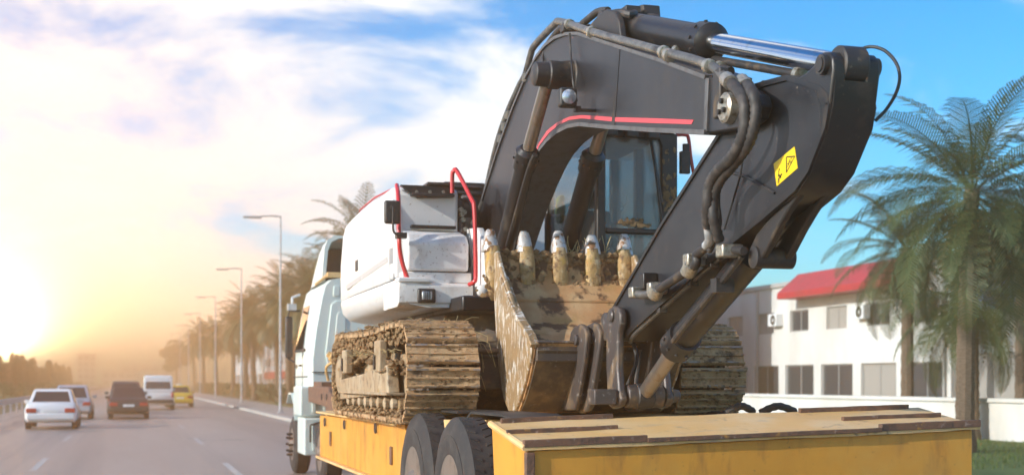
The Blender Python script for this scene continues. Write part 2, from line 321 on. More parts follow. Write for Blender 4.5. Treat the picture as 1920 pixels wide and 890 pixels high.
    deck=mat('worn_yellow_deck', (0.70, 0.41, 0.14), 0.6, layers=[dict(c=(0.72, 0.48, 0.23), s=1.8, lo=0.42, hi=0.62), dict(c=(0.28, 0.17, 0.10), s=5, lo=0.60, hi=0.74, dist=1.2), dict(c=(0.40, 0.30, 0.22), s=9, lo=0.58, hi=0.72, st=(0.3, 1, 1)), dict(c=(0.12, 0.075, 0.05), s=17, lo=0.68, hi=0.76)], bump=(40, 0.25), coord='World'),
    rust=mat('rusty_rim', (0.17, 0.085, 0.05), 0.75, layers=[dict(c=(0.09, 0.055, 0.04), s=9, lo=0.45, hi=0.65), dict(c=(0.38, 0.30, 0.25), s=20, lo=0.60, hi=0.76), dict(c=(0.45, 0.22, 0.05), s=6, lo=0.62, hi=0.7)], bump=(40, 0.8), coord='World'),
    wheel=mat('painted_wheel', (0.20, 0.16, 0.13), 0.5, 0.3, layers=[dict(c=(0.10, 0.07, 0.05), s=7, lo=0.5, hi=0.7)]),
    cabpaint=mat('pale_green_truck_paint', (0.60, 0.675, 0.635), 0.36, layers=[dict(c=(0.62, 0.67, 0.62), s=1.5, lo=0.45, hi=0.7), dict(c=(0.30, 0.25, 0.2), s=14, lo=0.66, hi=0.78, r=0.8), dict(c=(0.33, 0.36, 0.32), s=4, lo=0.60, hi=0.8, st=(1, 1, 0.3), a=0.6)], coat=0.2),
    plastic=mat('black_plastic', (0.025, 0.024, 0.024), 0.5, layers=[dict(c=(0.05, 0.045, 0.04), s=8, lo=0.5, hi=0.7)]),
    mirror=mat('mirror_glass', (0.5, 0.5, 0.52), 0.06, 1.0),
    lens=mat('lamp_lens', (0.78, 0.80, 0.82), 0.08, 0.6, layers=[dict(c=(0.4, 0.42, 0.45), s=14, lo=0.4, hi=0.6)]),
    cabglass=glass('cab_glass', (0.86, 0.88, 0.87), 0.03, 0.02, 0.5),
    sideglass=glass('side_glass', (0.90, 0.93, 0.92), 0.03, 0.02, 0.10),
    darkglass=glass('dark_glass', (0.05, 0.055, 0.06), 0.12),
    seat=mat('seat_fabric', (0.03, 0.03, 0.032), 0.9),
    hivis=mat('hi_vis_fabric', (0.70, 0.85, 0.02), 0.7),
    decal=mat('yellow_sticker', (0.85, 0.58, 0.01), 0.4),
    ink=mat('black_ink', (0.012, 0.011, 0.010), 0.5),
    redlens=mat('red_lens', (0.45, 0.015, 0.012), 0.2, coat=0.4),
    carwhite=mat('white_car_paint', (0.78, 0.78, 0.77), 0.25, coat=0.6), carblack=mat('black_car_paint', (0.025, 0.022, 0.022), 0.22, coat=0.6),
    carsilver=mat('silver_car_paint', (0.62, 0.62, 0.63), 0.28, 0.5, coat=0.5), caryellow=mat('taxi_yellow_paint', (0.75, 0.47, 0.02), 0.28, coat=0.5), cargrey=mat('dark_grey_car_paint', (0.09, 0.085, 0.085), 0.25, 0.3, coat=0.5),
    carglass=mat('car_window', (0.02, 0.024, 0.027), 0.05, spec=0.9), alloy=mat('alloy', (0.5, 0.5, 0.5), 0.3, 0.9), plate=mat('number_plate', (0.75, 0.75, 0.72), 0.5),
    plaster=mat('white_plaster', (0.68, 0.66, 0.62), 0.85, layers=[dict(c=(0.55, 0.52, 0.47), s=0.5, lo=0.45, hi=0.7, st=(1, 1, 0.4))], bump=(25, 0.15), coord='World'),
    pinkwall=mat('pink_plaster', (0.55, 0.33, 0.27), 0.85, layers=[dict(c=(0.42, 0.24, 0.2), s=0.5, lo=0.45, hi=0.7)], coord='World'),
    greywall=mat('grey_plaster', (0.40, 0.39, 0.37), 0.85, layers=[dict(c=(0.30, 0.29, 0.27), s=0.5, lo=0.45, hi=0.7)], coord='World'),
    brickwall=mat('terracotta_wall', (0.42, 0.18, 0.10), 0.85, layers=[dict(c=(0.3, 0.12, 0.07), s=0.6, lo=0.45, hi=0.7)], coord='World'),
    signred=mat('red_sign', (0.42, 0.02, 0.03), 0.5, layers=[dict(c=(0.30, 0.03, 0.035), s=1.2, lo=0.45, hi=0.7)]), signblue=mat('blue_sign', (0.03, 0.17, 0.52), 0.45), signwhite=mat('white_sign', (0.8, 0.8, 0.78), 0.5),
    winframe=mat('window_frame', (0.30, 0.29, 0.28), 0.5), blind=mat('window_blind', (0.34, 0.32, 0.29), 0.35), pane=mat('window_pane', (0.04, 0.05, 0.06), 0.06, spec=0.9),
    hedge=mat('hedge_leaf', (0.04, 0.06, 0.02), 0.7, layers=[dict(c=(0.07, 0.10, 0.03), s=2, lo=0.4, hi=0.65)], trans=0.2),
    grass=mat('grass_blade', (0.07, 0.13, 0.02), 0.6, layers=[dict(c=(0.12, 0.16, 0.04), s=1.2, lo=0.4, hi=0.65)], coord='World', trans=0.3),
)

# ------------------------------------------------------------------ the setting
def sheet(name, x0, x1, y0, y1, z, m, nx=1, ny=1, kind='structure'):
    b = MB()
    for i in range(nx):
        for j in range(ny):
            xa, xb = x0 + (x1 - x0) * i / nx, x0 + (x1 - x0) * (i + 1) / nx; ya, yb = y0 + (y1 - y0) * j / ny, y0 + (y1 - y0) * (j + 1) / ny
            b.face([(xa, ya, z), (xb, ya, z), (xb, yb, z), (xa, yb, z)])
    o = b.build(name, m, None, smooth=False, origin=(0, 0, z)); tag(o, kind=kind); return o
sheet('ground', -700, 700, -60, 1000, -0.03, M['earth'])
sheet('road', -6.4, 6.6, -40, 980, 0.0, M['asphalt'], 1, 60)
b = MB()
for x, dash in ((-1.75, True), (1.95, True), (-5.6, False), (6.25, False)):
    if dash:
        yy = 14.0 if x < 0 else 11.0
        while yy < 420:
            b.face([(x - .07, yy, .004), (x + .07, yy, .004), (x + .07, yy + 4.5, .004), (x - .07, yy + 4.5, .004)]); yy += 13.0
    else: b.face([(x - .07, -20, .004), (x + .07, -20, .004), (x + .07, 900, .004), (x - .07, 900, .004)])
tag(b.build('road_markings', M['line'], None, smooth=False), kind='structure')
b = MB(); b.box((6.6, -20, -0.03), (6.85, 900, 0.14)); tag(b.build('kerb', M['kerb'], None, bevel=0.02), kind='structure')
b = MB(); b.box((6.85, -20, -0.03), (9.6, 900, 0.125)); tag(b.build('pavement', M['paving'], None, smooth=False), kind='structure')
sheet('lawn', 9.6, 23.9, -10, 110, 0.02, M['lawn'])
# grass blades on the strip beside the trailer
def grass():
    rnd = random.Random(3); V = []; F = []
    for i in range(15000):
        x = rnd.uniform(10.5, 23.6); y = rnd.uniform(22, 52)
        if rnd.random() > 1.1 - (y - 22) / 45: continue
        h = rnd.uniform(.05, .14); a = rnd.uniform(0, 6.28); w = .012
        k = len(V); dx, dy = math.cos(a) * w, math.sin(a) * w; lx, ly = rnd.uniform(-.05, .05), rnd.uniform(-.05, .05)
        V += [(x - dx, y - dy, .02), (x + dx, y + dy, .02), (x + lx, y + ly, .02 + h)]; F.append((k, k + 1, k + 2))
    me = bpy.data.meshes.new('grass'); me.from_pydata(V, [], F); me.materials.append(M['grass'])
    o = bpy.data.objects.new('grass', me); col.objects.link(o)
    tag(o, 'short green grass growing on the strip beside the trailer', 'grass', kind='stuff')
grass()

# guard rail on the left of the road
gr = thing('guard_rail', 'steel guard rail along the left edge of the road', 'guard rail', (-5.95, 40, 0))
prof = [(0, .52), (.05, .56), (.05, .62), (.0, .66), (.05, .70), (.05, .78), (0, .82), (-.02, .82), (.03, .77), (.03, .71), (-.02, .66), (.03, .61), (.03, .57), (-.02, .52)]
b = MB(); b.rings([[(-5.95 + a, y, z) for a, z in prof] for y in range(-10, 301, 10)]); b.build('rail_beam', M['galv'], gr, smooth=False)
first = None
for k in range(0, 42):
    y = 20 + k * 4.0
    if first is None:
        b = MB(); b.box((-6.09, y - .05, -.03), (-5.98, y + .05, .80)); first = b.build('post', M['galv'], gr)
    else:
        c = first.copy(); col.objects.link(c); c.parent = gr; c.location = first.location + Vector((0, k * 4.0, 0))

# street lamps along the right kerb
lampspec = [(67.5, 7.35), (99.5, 8.0), (133.0, 8.2), (166.0, 8.4), (200.0, 8.5), (236.0, 8.6)]
lamplab = ['nearest tall street lamp, whose arm rises beside the palm tops by the truck', 'second street lamp along the kerb, just left of the tallest palms', 'third street lamp along the kerb, in front of the middle palms', 'fourth street lamp along the kerb, thin and hazy before the far palms', 'fifth street lamp along the kerb, faint against the pale sky', 'farthest street lamp along the kerb, a faint line by the round tree']
lamp = thing('street_lamp', lamplab[0], 'street lamp', (0, 0, 0.12), 'street lamps along the right kerb')
b = MB(); b.tube([(0, 0, .12), (0, 0, 10.0)], [.075, .042], 10); b.build('pole', M['galv'], lamp)
b = MB(); b.tube([(.04, 0, 9.96), (-.4, 0, 10.0), (-1.0, 0, 9.95)], .04, 8); b.build('arm', M['galv'], lamp)
b = MB(); b.box((-1.85, -.13, 9.84), (-.95, .13, 9.95)); b.build('lamp_head', M['galv'], lamp, bevel=.03)
b = MB(); b.box((-.16, -.16, .12), (.16, .16, .2)); b.build('base_plate', M['galv'], lamp, bevel=.01)
for i, (y, x) in enumerate(lampspec):
    o = lamp if i == 0 else copy_tree(lamp)
    o.location = (x, y, .12); o['label'] = lamplab[i]

# ---- palms
def frond_mesh(bm, base, az, el, length, droop, rnd, nl=26, wide=.42, hang=.5, lw=.030):
    """a feather frond: an arching midrib with paired narrow leaflets"""
    d = Vector((math.cos(az), math.sin(az), 0)); side = Vector((-math.sin(az), math.cos(az), 0)); P = []
    a = el; p = Vector(base); st = length / 12
    for i in range(13):
        P.append(p.copy()); p = p + (d * math.cos(a) + Vector((0, 0, 1)) * math.sin(a)) * st; a -= droop / 12 * (0.5 + i / 12)
    for i in range(12):
        w0, w1 = .035 * (1 - i / 13), .035 * (1 - (i + 1) / 13)
        f = [P[i] - side * w0, P[i] + side * w0, P[i + 1] + side * w1, P[i + 1] - side * w1]
        bm.faces.new([bm.verts.new(q) for q in f])
    for k in range(nl):
        t = .10 + .89 * (k + .5) / nl; q = t * 12; i = min(int(q), 11); p = P[i].lerp(P[i + 1], q - i); tan = (P[i + 1] - P[i]).normalized()
        ll = wide * length * .55 * math.sin(math.pi * min(1, .18 + t * .85)) ** .7 * rnd.uniform(.85, 1.1)
        for sgn in (-1, 1):
            out = (side * sgn * .85 + tan * .65 + Vector((0, 0, .18))).normalized()
            e = p + out * ll * .62; tip = e + (out * .5 + Vector((0, 0, -hang * rnd.uniform(.6, 1.3)))) * ll * .45
            n = tan * (lw * length / 2.2)
            v = [bm.verts.new(x) for x in (p - n, p + n, e + n * .75, e - n * .75, tip)]
            bm.faces.new((v[0], v[1], v[2], v[3])); bm.faces.new((v[3], v[2], v[4]))
def trunk_mb(h, r0, r1, lean=0.0, rings=14):
    b = MB(); pts = []; rr = []
    for i in range(rings * 2 + 1):
        t = i / (rings * 2); pts.append((lean * t * t, 0, h * t)); rr.append((r0 + (r1 - r0) * t + .25 * r0 * max(0, .12 - t) / .12) * (1.06 if i % 2 else .95))
    b.tube(pts, rr, 10); return b
def near_palm(loc, h, L, n, label, seed, lean=0):
    rnd = random.Random(seed); t = thing('palm_tree', label, 'palm tree', loc, 'palms beside the shops')
    z0 = loc[2]; o = trunk_mb(h, .24, .19, lean); 
    for v in o.bm.verts: v.co += Vector(loc)
    o.build('trunk', M['bark'], t)
    top = Vector(loc) + Vector((lean, 0, h))
    protos = []
    for k in range(3):
        bm = bmesh.new(); frond_mesh(bm, (0, 0, 0), 0, 0, L * (0.95 + .08 * k), .9 + .35 * k, rnd, 46, .46, .75, .0125)
        me = bpy.data.meshes.new('frond'); bm.to_mesh(me); bm.free(); me.materials.append(M['frond']); protos.append(me)
    for k in range(n):
        fo = bpy.data.objects.new('frond', protos[k % 3]); col.objects.link(fo); fo.parent = t
        el = R(78) - R(128) * ((k + .5) / n) ** .85 + R(rnd.uniform(-8, 8)); az = k * 2.399963 + rnd.uniform(-.2, .2)
        fo.location = top - Vector(loc) + Vector((.1 * math.cos(az), .1 * math.sin(az), -.25 * k / n)); fo.rotation_euler = Euler((rnd.uniform(-.25, .25), -el, az), 'XYZ')
    b = MB()
    for k in range(22):   # dead skirt under the crown
        frond_mesh(b.bm, top + Vector((0, 0, -.35)), k * 2.4 + .3, R(rnd.uniform(-62, -30)), L * rnd.uniform(.45, .7), 1.3, rnd, 12, .25, .5)
    b.build('dead_fronds', M['dryfrond'], t, recalc=False)
    return t
near_palm((19.2, 27.6, 0), 6.3, 3.5, 46, 'tall feather palm behind the arm of the excavator, its crown against the sky', 11, .2)
near_palm((22.2, 26.6, 0), 5.6, 3.0, 38, 'palm at the right edge of the picture in front of the blue shop sign', 12, -.3)
near_palm((27.5, 36.5, 0), 6.2, 3.2, 36, 'palm behind the tall feather palm, in front of the join of the two shops', 14)
near_palm((23.6, 33.6, 0), 4.2, 2.9, 36, 'low palm with hanging fronds left of the tall feather palm', 15)
near_palm((26.2, 41.0, 0), 6.4, 3.2, 38, 'palm just right of the red awning, half hidden by the tall feather palm', 13)

crown_mesh = []
for k in range(3):
    rnd = random.Random(50 + k); bm = bmesh.new()
    for i in range(64):
        el = R(80) - R(140) * ((i + .5) / 64) ** .85; frond_mesh(bm, (0, 0, -.3 * i / 64), i * 2.399963 + rnd.uniform(-.2, .2), el, rnd.uniform(2.3, 3.0), rnd.uniform(.8, 1.6), rnd, 16, .5, .4)
    me = bpy.data.meshes.new('crown'); bm.to_mesh(me); bm.free(); me.materials.append(M['frond']); crown_mesh.append(me)
tb = trunk_mb(1.0, .26, .2); tmo = tb.build('trunk', M['bark'], None, origin=(0, 0, 0)); trunk_me = tmo.data; bpy.data.objects.remove(tmo)
bm = bmesh.new(); rnd = random.Random(58)
for k in range(30): frond_mesh(bm, (0, 0, 0), k * 2.4, R(rnd.uniform(-70, -25)), rnd.uniform(1.4, 2.2), 1.2, rnd, 10, .3, .5)
skirt_me = bpy.data.meshes.new('dead_fronds'); bm.to_mesh(skirt_me); bm.free(); skirt_me.materials.append(M['dryfrond'])
rnd = random.Random(21)
palmlab = ['palm just left of the truck roof, the tallest of the roadside row', 'palm behind the nearest street lamp, its crown cut by the lamp pole', 'leaning palm left of the nearest street lamp', 'palm between the nearest and the second street lamp, high in the row', 'palm behind the second street lamp', 'palm left of the second street lamp with a ragged top', 'middle palm of the roadside row, orange in the haze', 'palm behind the third street lamp', 'palm left of the third street lamp', 'palm behind the fourth street lamp', 'small far palm right of the round tree', 'smallest far palm, beside the round tree at the end of the row']
ys = [66, 74, 82.5, 91, 100, 111, 123, 138, 156, 178, 206, 245, 84, 95, 107, 120, 134, 150, 168, 190]
palmlab += ['palm of the hazy back row, standing behind the roadside palms'] * 8
for i, y in enumerate(ys):
    for j in range(1):
        x = (11.4 if i < 12 else 15.5) + rnd.uniform(-.5, .9); h = 8.3 + rnd.uniform(-.9, .7)
        t = thing('palm_tree', palmlab[i], 'palm tree', (x, y, 0), 'palms along the right side of the road')
        a = bpy.data.objects.new('trunk', trunk_me); col.objects.link(a); a.parent = t; a.scale = (1, 1, h); t.rotation_euler = (rnd.uniform(-.05, .05), rnd.uniform(-.05, .05), rnd.uniform(0, 6))
        c = bpy.data.objects.new('crown', crown_mesh[i % 3]); col.objects.link(c); c.parent = t; c.location = (0, 0, h); c.rotation_euler = (0, 0, rnd.uniform(0, 6)); d_ = bpy.data.objects.new('dead_fronds', skirt_me); col.objects.link(d_); d_.parent = t; d_.location = (0, 0, h - .3); d_.rotation_euler = (0, 0, rnd.uniform(0, 6)); s = rnd.uniform(1.15, 1.35); c.scale = (s, s, s)
# ---- bushes under the palms, round tree, conifers on the left
def leaf_cloud(bm, c, rad, n, size, rnd, squash=1.0, shape=None):
    c = Vector(c)
    for i in range(n):
        while True:
            p = Vector((rnd.uniform(-1, 1), rnd.uniform(-1, 1), rnd.uniform(-1, 1)))
            if .25 < p.length < 1: break
        p = Vector((p.x * rad, p.y * rad, p.z * rad * squash)); q = Euler((rnd.uniform(0, 6), rnd.uniform(0, 6), rnd.uniform(0, 6))).to_matrix(); s = size * rnd.uniform(.6, 1.4)
        bm.faces.new([bm.verts.new(c + p + q @ Vector(v)) for v in ((-s, 0, 0), (0, -s * .45, 0), (s, 0, 0), (0, s * .45, 0))])
def broad_tree(loc, h, R0, label, group, seed, n=5200, size=.16, name='broadleaf_tree', clumps=16):
    rnd = random.Random(seed); t = thing(name, label, 'tree', loc, group); L = Vector(loc)
    b = MB(); fork = L + Vector((0, 0, h * .42)); b.tube([L, L + Vector((.1, 0, h * .22)), fork], [.035 * h, .027 * h, .022 * h], 8); tips = []
    for k in range(7):
        a = k * .9 + rnd.uniform(-.3, .3); e = fork + Vector((math.cos(a) * R0 * .6, math.sin(a) * R0 * .6, h * rnd.uniform(.18, .42))); mid = fork.lerp(e, .5) + Vector((0, 0, .05 * h)); b.tube([fork, mid, e], [.014 * h, .009 * h, .004 * h], 6); tips.append(e)
    b.build('trunk', M['bark'], t)
    bm = MB()
    for k in range(clumps):
        a = rnd.uniform(0, 6.28); rr = R0 * rnd.uniform(.1, .8); zz = h * rnd.uniform(.45, .93); f = 1 - abs(zz / h - .66) / .55
        leaf_cloud(bm.bm, L + Vector((math.cos(a) * rr * f, math.sin(a) * rr * f, zz)), R0 * rnd.uniform(.28, .48), n // clumps, size, rnd, .7)
    bm.build('crown', M['leaf'], t, smooth=False, recalc=False, origin=L + Vector((0, 0, h * .6)))
    return t
broad_tree((11.0, 325, 0), 11.2, 5.2, 'round broadleaf tree at the far end of the palm row, leaning over the road', None, 5, 5000, .3)
def conifer_crown(h, r, rnd, n=1500):
    bm = bmesh.new()
    for i in range(n):
        t = rnd.random() ** .8; z = h * (.08 + .92 * t); rr = r * (1 - t) ** .75 * (.75 + .25 * math.sin(z * 9)) * rnd.uniform(.5, 1.05); a = rnd.uniform(0, 6.28)
        p = Vector((math.cos(a) * rr, math.sin(a) * rr, z)); o = Vector((math.cos(a), math.sin(a), -.35)); s = .22 * rnd.uniform(.6, 1.3); w = Vector((-math.sin(a), math.cos(a), rnd.uniform(-.4, .4))) * s * .4
        bm.faces.new([bm.verts.new(q) for q in (p - o * s * .3, p + w, p + o * s, p - w)])
    me = bpy.data.meshes.new('crown'); bm.to_mesh(me); bm.free(); me.materials.append(M['leaf']); return me
con = [conifer_crown(1 * 5.0, 1.35, random.Random(70 + k)) for k in range(3)]
rnd = random.Random(33); k = 0
for row, (x0, dy) in enumerate(((-12.5, 5.2), (-15.5, 6.5))):
    y = 92 + row * 3
    while y < 330:
        x = x0 + rnd.uniform(-.8, .8); s = rnd.uniform(.62, 1.08) * (1 + row * .16); s *= 1.25 if k in (3, 9) else 1
        lab = 'tall conifer rising above the rest of the belt, nearest the left edge of the picture' if (row, k) == (0, 3) else 'second tall conifer rising above the front row of the belt' if (row, k) == (0, 9) else ('hazy conifer in the front row of the tree belt along the guard rail', 'hazy conifer in the back row of the tree belt, behind the front conifers')[row]
        t = thing('conifer_tree', lab, 'tree', (x, y, 0), 'conifers left of the road')
        a = bpy.data.objects.new('trunk', trunk_me); col.objects.link(a); a.parent = t; a.scale = (.5, .5, 3.2 * s)
        c = bpy.data.objects.new('crown', con[k % 3]); col.objects.link(c); c.parent = t; c.rotation_euler = (0, 0, rnd.uniform(0, 6)); c.scale = (s * 1.15, s * 1.15, s)
        k += 1; y += dy * rnd.uniform(.75, 1.25)
# understorey below the conifers reads as one mass
b = MB(); rnd = random.Random(35)
for i in range(70): leaf_cloud(b.bm, (-10.8 + rnd.uniform(-1.5, 1), 80 + i * 3.6, .6), 1.3, 90, .22, rnd, .8)
tag(b.build('shrubs', M['leaf'], None, smooth=False, recalc=False), 'low shrubs massed under the conifers left of the road', 'shrubs', kind='stuff')
# clipped hedge on the right in front of the shops
b = MB(); rnd = random.Random(36)
for i in range(60): leaf_cloud(b.bm, (12.2 + rnd.uniform(-.4, .4), 52 + i * 3.2, .7), 1.1, 90, .2, rnd, .8)
tag(b.build('hedge', M['hedge'], None, smooth=False, recalc=False), 'dark hedge running under the palms beside the pavement', 'hedge', kind='stuff')

# ---- buildings
def building(name, label, x0, y0, y1, h, depth, wallm, bays, floors, z0=0.0, shop=True, group=None, winh=1.25, signm=None, awn=None, front=None):
    """a block whose long face looks at the road; windows stand in real recesses"""
    t = thing(name, label, 'building', ((x0 + depth / 2), (y0 + y1) / 2, z0), group)
    b = MB(); fh = h / floors; bw = (y1 - y0) / bays
    b.box((x0 + .25, y0, z0), (x0 + depth, y1, z0 + h))
    # facade skin round the openings
    fr = []
    for f in range(floors):
        s0 = z0 + f * fh; sill = s0 + (.25 if (shop and f == 0) else fh * .30); head = s0 + (fh * .80 if (shop and f == 0) else fh * .30 + winh)
        b.box((x0, y0, s0), (x0 + .248, y1, sill)); b.box((x0, y0, head), (x0 + .248, y1, s0 + fh))
        for k in range(bays + 1):
            m = (.10 if (shop and f == 0) else .24) * bw; a = y0 if k == 0 else y0 + k * bw - m; c = y1 if k == bays else y0 + k * bw + m
            b.box((x0, a, sill + .001), (x0 + .248, c, head - .001))
        for k in range(bays):
            m = (.10 if (shop and f == 0) else .24) * bw; fr.append((y0 + k * bw + m, y0 + (k + 1) * bw - m, sill, head))
    b.build('wall', wallm, t, smooth=False)
    b = MB(); b.box((x0 - .12, y0 - .12, z0 + h), (x0 + depth + .12, y1 + .12, z0 + h + .22)); b.build('parapet', M['greywall'], t, bevel=.03)
    protow = {}; alt = {}; wrnd = random.Random(int(y0 * 7))
    for (a, c, s, hd) in fr:
        key = (round(c - a, 2), round(hd - s, 2))
        if key not in protow:
            w = MB(); e = .06
            w.box((x0 + .10, a, s), (x0 + .18, a + e, hd)); w.box((x0 + .10, c - e, s), (x0 + .18, c, hd)); w.box((x0 + .102, a + e, s), (x0 + .178, c - e, s + e)); w.box((x0 + .102, a + e, hd - e), (x0 + .178, c - e, hd)); w.box((x0 + .104, (a + c) / 2 - .03, s + e), (x0 + .176, (a + c) / 2 + .03, hd - e))
            wo = w.build('window', M['winframe'], t, smooth=False)
            g = MB(); g.box((x0 + .13, a + e, s + e), (x0 + .15, c - e, hd - e)); go = g.build('pane', M['pane'], wo, smooth=False)
            protow[key] = (wo, go, (a, s))
        else:
            wo, go, (pa, ps) = protow[key]; w2 = wo.copy(); col.objects.link(w2); w2.parent = t; w2.location = wo.location + Vector((0, a - pa, s - ps)); g2 = go.copy(); col.objects.link(g2); g2.parent = w2
            if wrnd.random() < .35:
                if 'blind' not in alt: alt['blind'] = {}
                if key not in alt['blind']: alt['blind'][key] = go.data.copy(); alt['blind'][key].materials[0] = M['blind']
                g2.data = alt['blind'][key]
    if signm:
        za, zb, ya, yb = signm[1:]; b = MB(); b.box((x0 - .30, ya, za), (x0 - .003, yb, zb)); b.build('sign_board', signm[0], t, bevel=.03)
    if awn:
        za, zb, ya, yb, out = awn[1:]; b = MB(); b.prism([(x0 - .002, za), (x0 - .002, zb), (x0 - out, za + .28), (x0 - out, za)], ya, yb, 'Y'); b.build('awning', awn[0], t, bevel=.01)
    return t
building('shop_building', 'long white shop building with a red awning behind the excavator arm', 30.0, 44.0, 78.0, 6.2, 10, M['plaster'], 10, 2, winh=1.0, awn=(M['signred'], 5.5, 6.7, 45.4, 56.0, 1.1))
sh = building('shop_building', 'grey shop with a wide blue sign at the right edge of the picture', 30.0, 26.0, 43.2, 6.9, 10, M['greywall'], 5, 2, winh=1.0, signm=(M['signblue'], 4.3, 6.5, 28.0, 43.0))
b = MB(); b.tube([(29.68, 34.4 + 1.0 * math.cos(R(a)), 5.4 + .62 * math.sin(R(a))) for a in range(40, 321, 14)], .07, 6); b.build('sign_emblem', M['signwhite'], sh)
b = MB(); b.box((29.69, 28.0, 6.53), (29.72, 43.0, 6.62)); b.build('sign_trim', M['signwhite'], sh)
for i, (y, z) in enumerate(((50.1, 4.35), (57.9, 4.35), (65.7, 2.1))):
    tag_ = ('first air conditioner box under the upper windows of the white shop, nearest the red awning', 'second air conditioner box on the white shop, farther along the upper wall', 'low air conditioner box on the wall of the white shop')[i]
    a = thing('air_conditioner', tag_, 'air conditioner', (29.7, y, z), 'air conditioners on the white shop')
    b = MB(); b.box((29.62, y - .42, z), (29.99, y + .42, z + .58)); b.build('housing', M['signwhite'], a, bevel=.02)
    b = MB(); b.lathe((29.622, y - .1, z + .29), (-1, 0, 0), [(0, .24), (.015, .24), (.016, .20), (.0, .06)], 20); b.build('fan_grille', M['plastic'], a)
for i, y in enumerate((44.3, 60.0, 77.5)):
    b = MB(); b.tube([(29.9, y, .1), (29.9, y, 6.15)], .06, 8); tag(b.build('drain_pipe', M['greywall'], None), ('drain pipe at the near corner of the white shop', 'drain pipe in the middle of the white shop wall', 'drain pipe at the far corner of the white shop')[i], 'pipe', 'drain pipes on the white shop')
b = MB(); b.box((24.1, 20.0, 0), (24.35, 62.0, 1.1)); b.box((24.02, 19.9, 1.1), (24.43, 62.1, 1.22))
w = b.build('boundary_wall', M['plaster'], None, bevel=.015); tag(w, 'low white boundary wall with a coping behind the lawn', 'wall')
rowspec = [('pinkwall', 58, 74, 7.5, 4, 2, 'pink two storey shop behind the palms nearest the truck', 'signred', 17.6), ('plaster', 75, 92, 9.2, 5, 3, 'white three storey block behind the nearest street lamp', None, 18.4), ('brickwall', 93, 108, 6.4, 4, 2, 'terracotta shop with a red sign behind the second street lamp', 'signred', 17.2), ('plaster', 109, 128, 8.0, 5, 2, 'pale shop with a blue sign left of the second street lamp', 'signblue', 17.8), ('pinkwall', 129, 150, 7.2, 5, 2, 'pink block behind the third street lamp', None, 17.5), ('greywall', 152, 185, 8.5, 7, 3, 'long grey block behind the fourth street lamp', 'signred', 18), ('plaster', 188, 240, 7.0, 8, 2, 'far pale block at the end of the palm row', None, 18)]
for wm, ya, yb, h, bays, fl, lb, sg, x0 in rowspec:
    building('shop_building', lb, x0, ya, yb, h, 9, M[wm], bays, fl, signm=(M[sg], h / fl - .75, h / fl + .15, ya + 1, yb - 2) if sg else None, group='buildings behind the palms', winh=1.1)
# far blocks at the end of the road
for lb, xa, ya, w_, h, bays, fl in (('far pale slab block at the end of the road, wide and low', 10, 640, 26, 9.0, 6, 3), ('far narrow tower left of the road end', -16, 560, 7, 12.5, 3, 5), ('far low block just above the cars', -4, 560, 12, 5.6, 4, 2)):
    t = thing('apartment_building', lb, 'building', (xa, ya, 0), 'far buildings at the end of the road')
    b = MB(); b.box((xa - w_ / 2, ya, 0), (xa + w_ / 2, ya + 12, h)); b.build('wall', M['plaster'], t, smooth=False)
    b = MB(); b.box((xa - w_ / 2 - .3, ya - .3, h), (xa + w_ / 2 + .3, ya + 12.3, h + .5)); b.build('roof', M['greywall'], t, smooth=False)
    pr = None
    for f in range(fl):
        for k in range(bays):
            px_ = xa - w_ / 2 + (k + .5) * w_ / bays; pz = (f + .5) * h / fl
            if pr is None:
                b = MB(); b.box((px_ - w_ / bays * .3, ya - .1, pz - h / fl * .25), (px_ + w_ / bays * .3, ya + .05, pz + h / fl * .25)); pr = b.build('window', M['pane'], t, smooth=False); p0 = (px_, pz)
            else:
                c = pr.copy(); col.objects.link(c); c.parent = t; c.location = pr.location + Vector((px_ - p0[0], 0, pz - p0[1]))

# ------------------------------------------------------------------ low-bed trailer
trailer = thing('lowbed_trailer', 'yellow low-bed trailer with worn deck plates carrying the excavator', 'trailer', (4.25, 12.0, 0))
TL, TR = 2.75, 5.75
def P3(px, py, **k): return spot(px, py, **k)
# long side beams and the low deck under the tracks
b = MB(); b.prism([(13.35, .60), (13.35, 1.10), (13.62, 1.27), (19.9, 1.20), (19.9, .60)], TL, TL + .05); b.build('side_beam', M['yellow'], trailer, bevel=.008)
b = MB(); b.prism([(13.35, .60), (13.35, 1.10), (13.62, 1.27), (19.9, 1.20), (19.9, .60)], TR - .05, TR); b.build('side_beam', M['yellow'], trailer, bevel=.008)
b = MB(); b.box((TL - .06, 13.72, 1.235), (TL + .10, 19.9, 1.262)); b.box((TL - .06, 13.3, .565), (TL + .10, 19.95, .598)); b.build('flange', M['deck'], trailer, bevel=.006)
b = MB(); b.box((TL + .102, 13.4, 1.14), (TR - .052, 20.0, 1.264)); b.build('low_deck', M['deck'], trailer, bevel=.006)
b = MB(); b.box((TL + .30, 7.2, .62), (TR - .30, 22.0, .86)); b.build('chassis_beam', M['muddy'], trailer, bevel=.01)
# lashing rings and slot pockets on the beam
for y, z in ((15.1, 1.17), (17.4, 1.14), (19.2, 1.12)):
    b = MB(); b.tube([(TL - .028, y + .055 * math.cos(R(a)), z + .055 * math.sin(R(a))) for a in range(0, 361, 30)], .011, 6); b.build('lashing_ring', M['castb'], trailer)
for y in (14.25, 18.75):
    b = MB(); b.box((TL - .022, y - .05, .80), (TL - .001, y + .05, 1.0)); b.build('stake_pocket', M['rust'], trailer, bevel=.008)
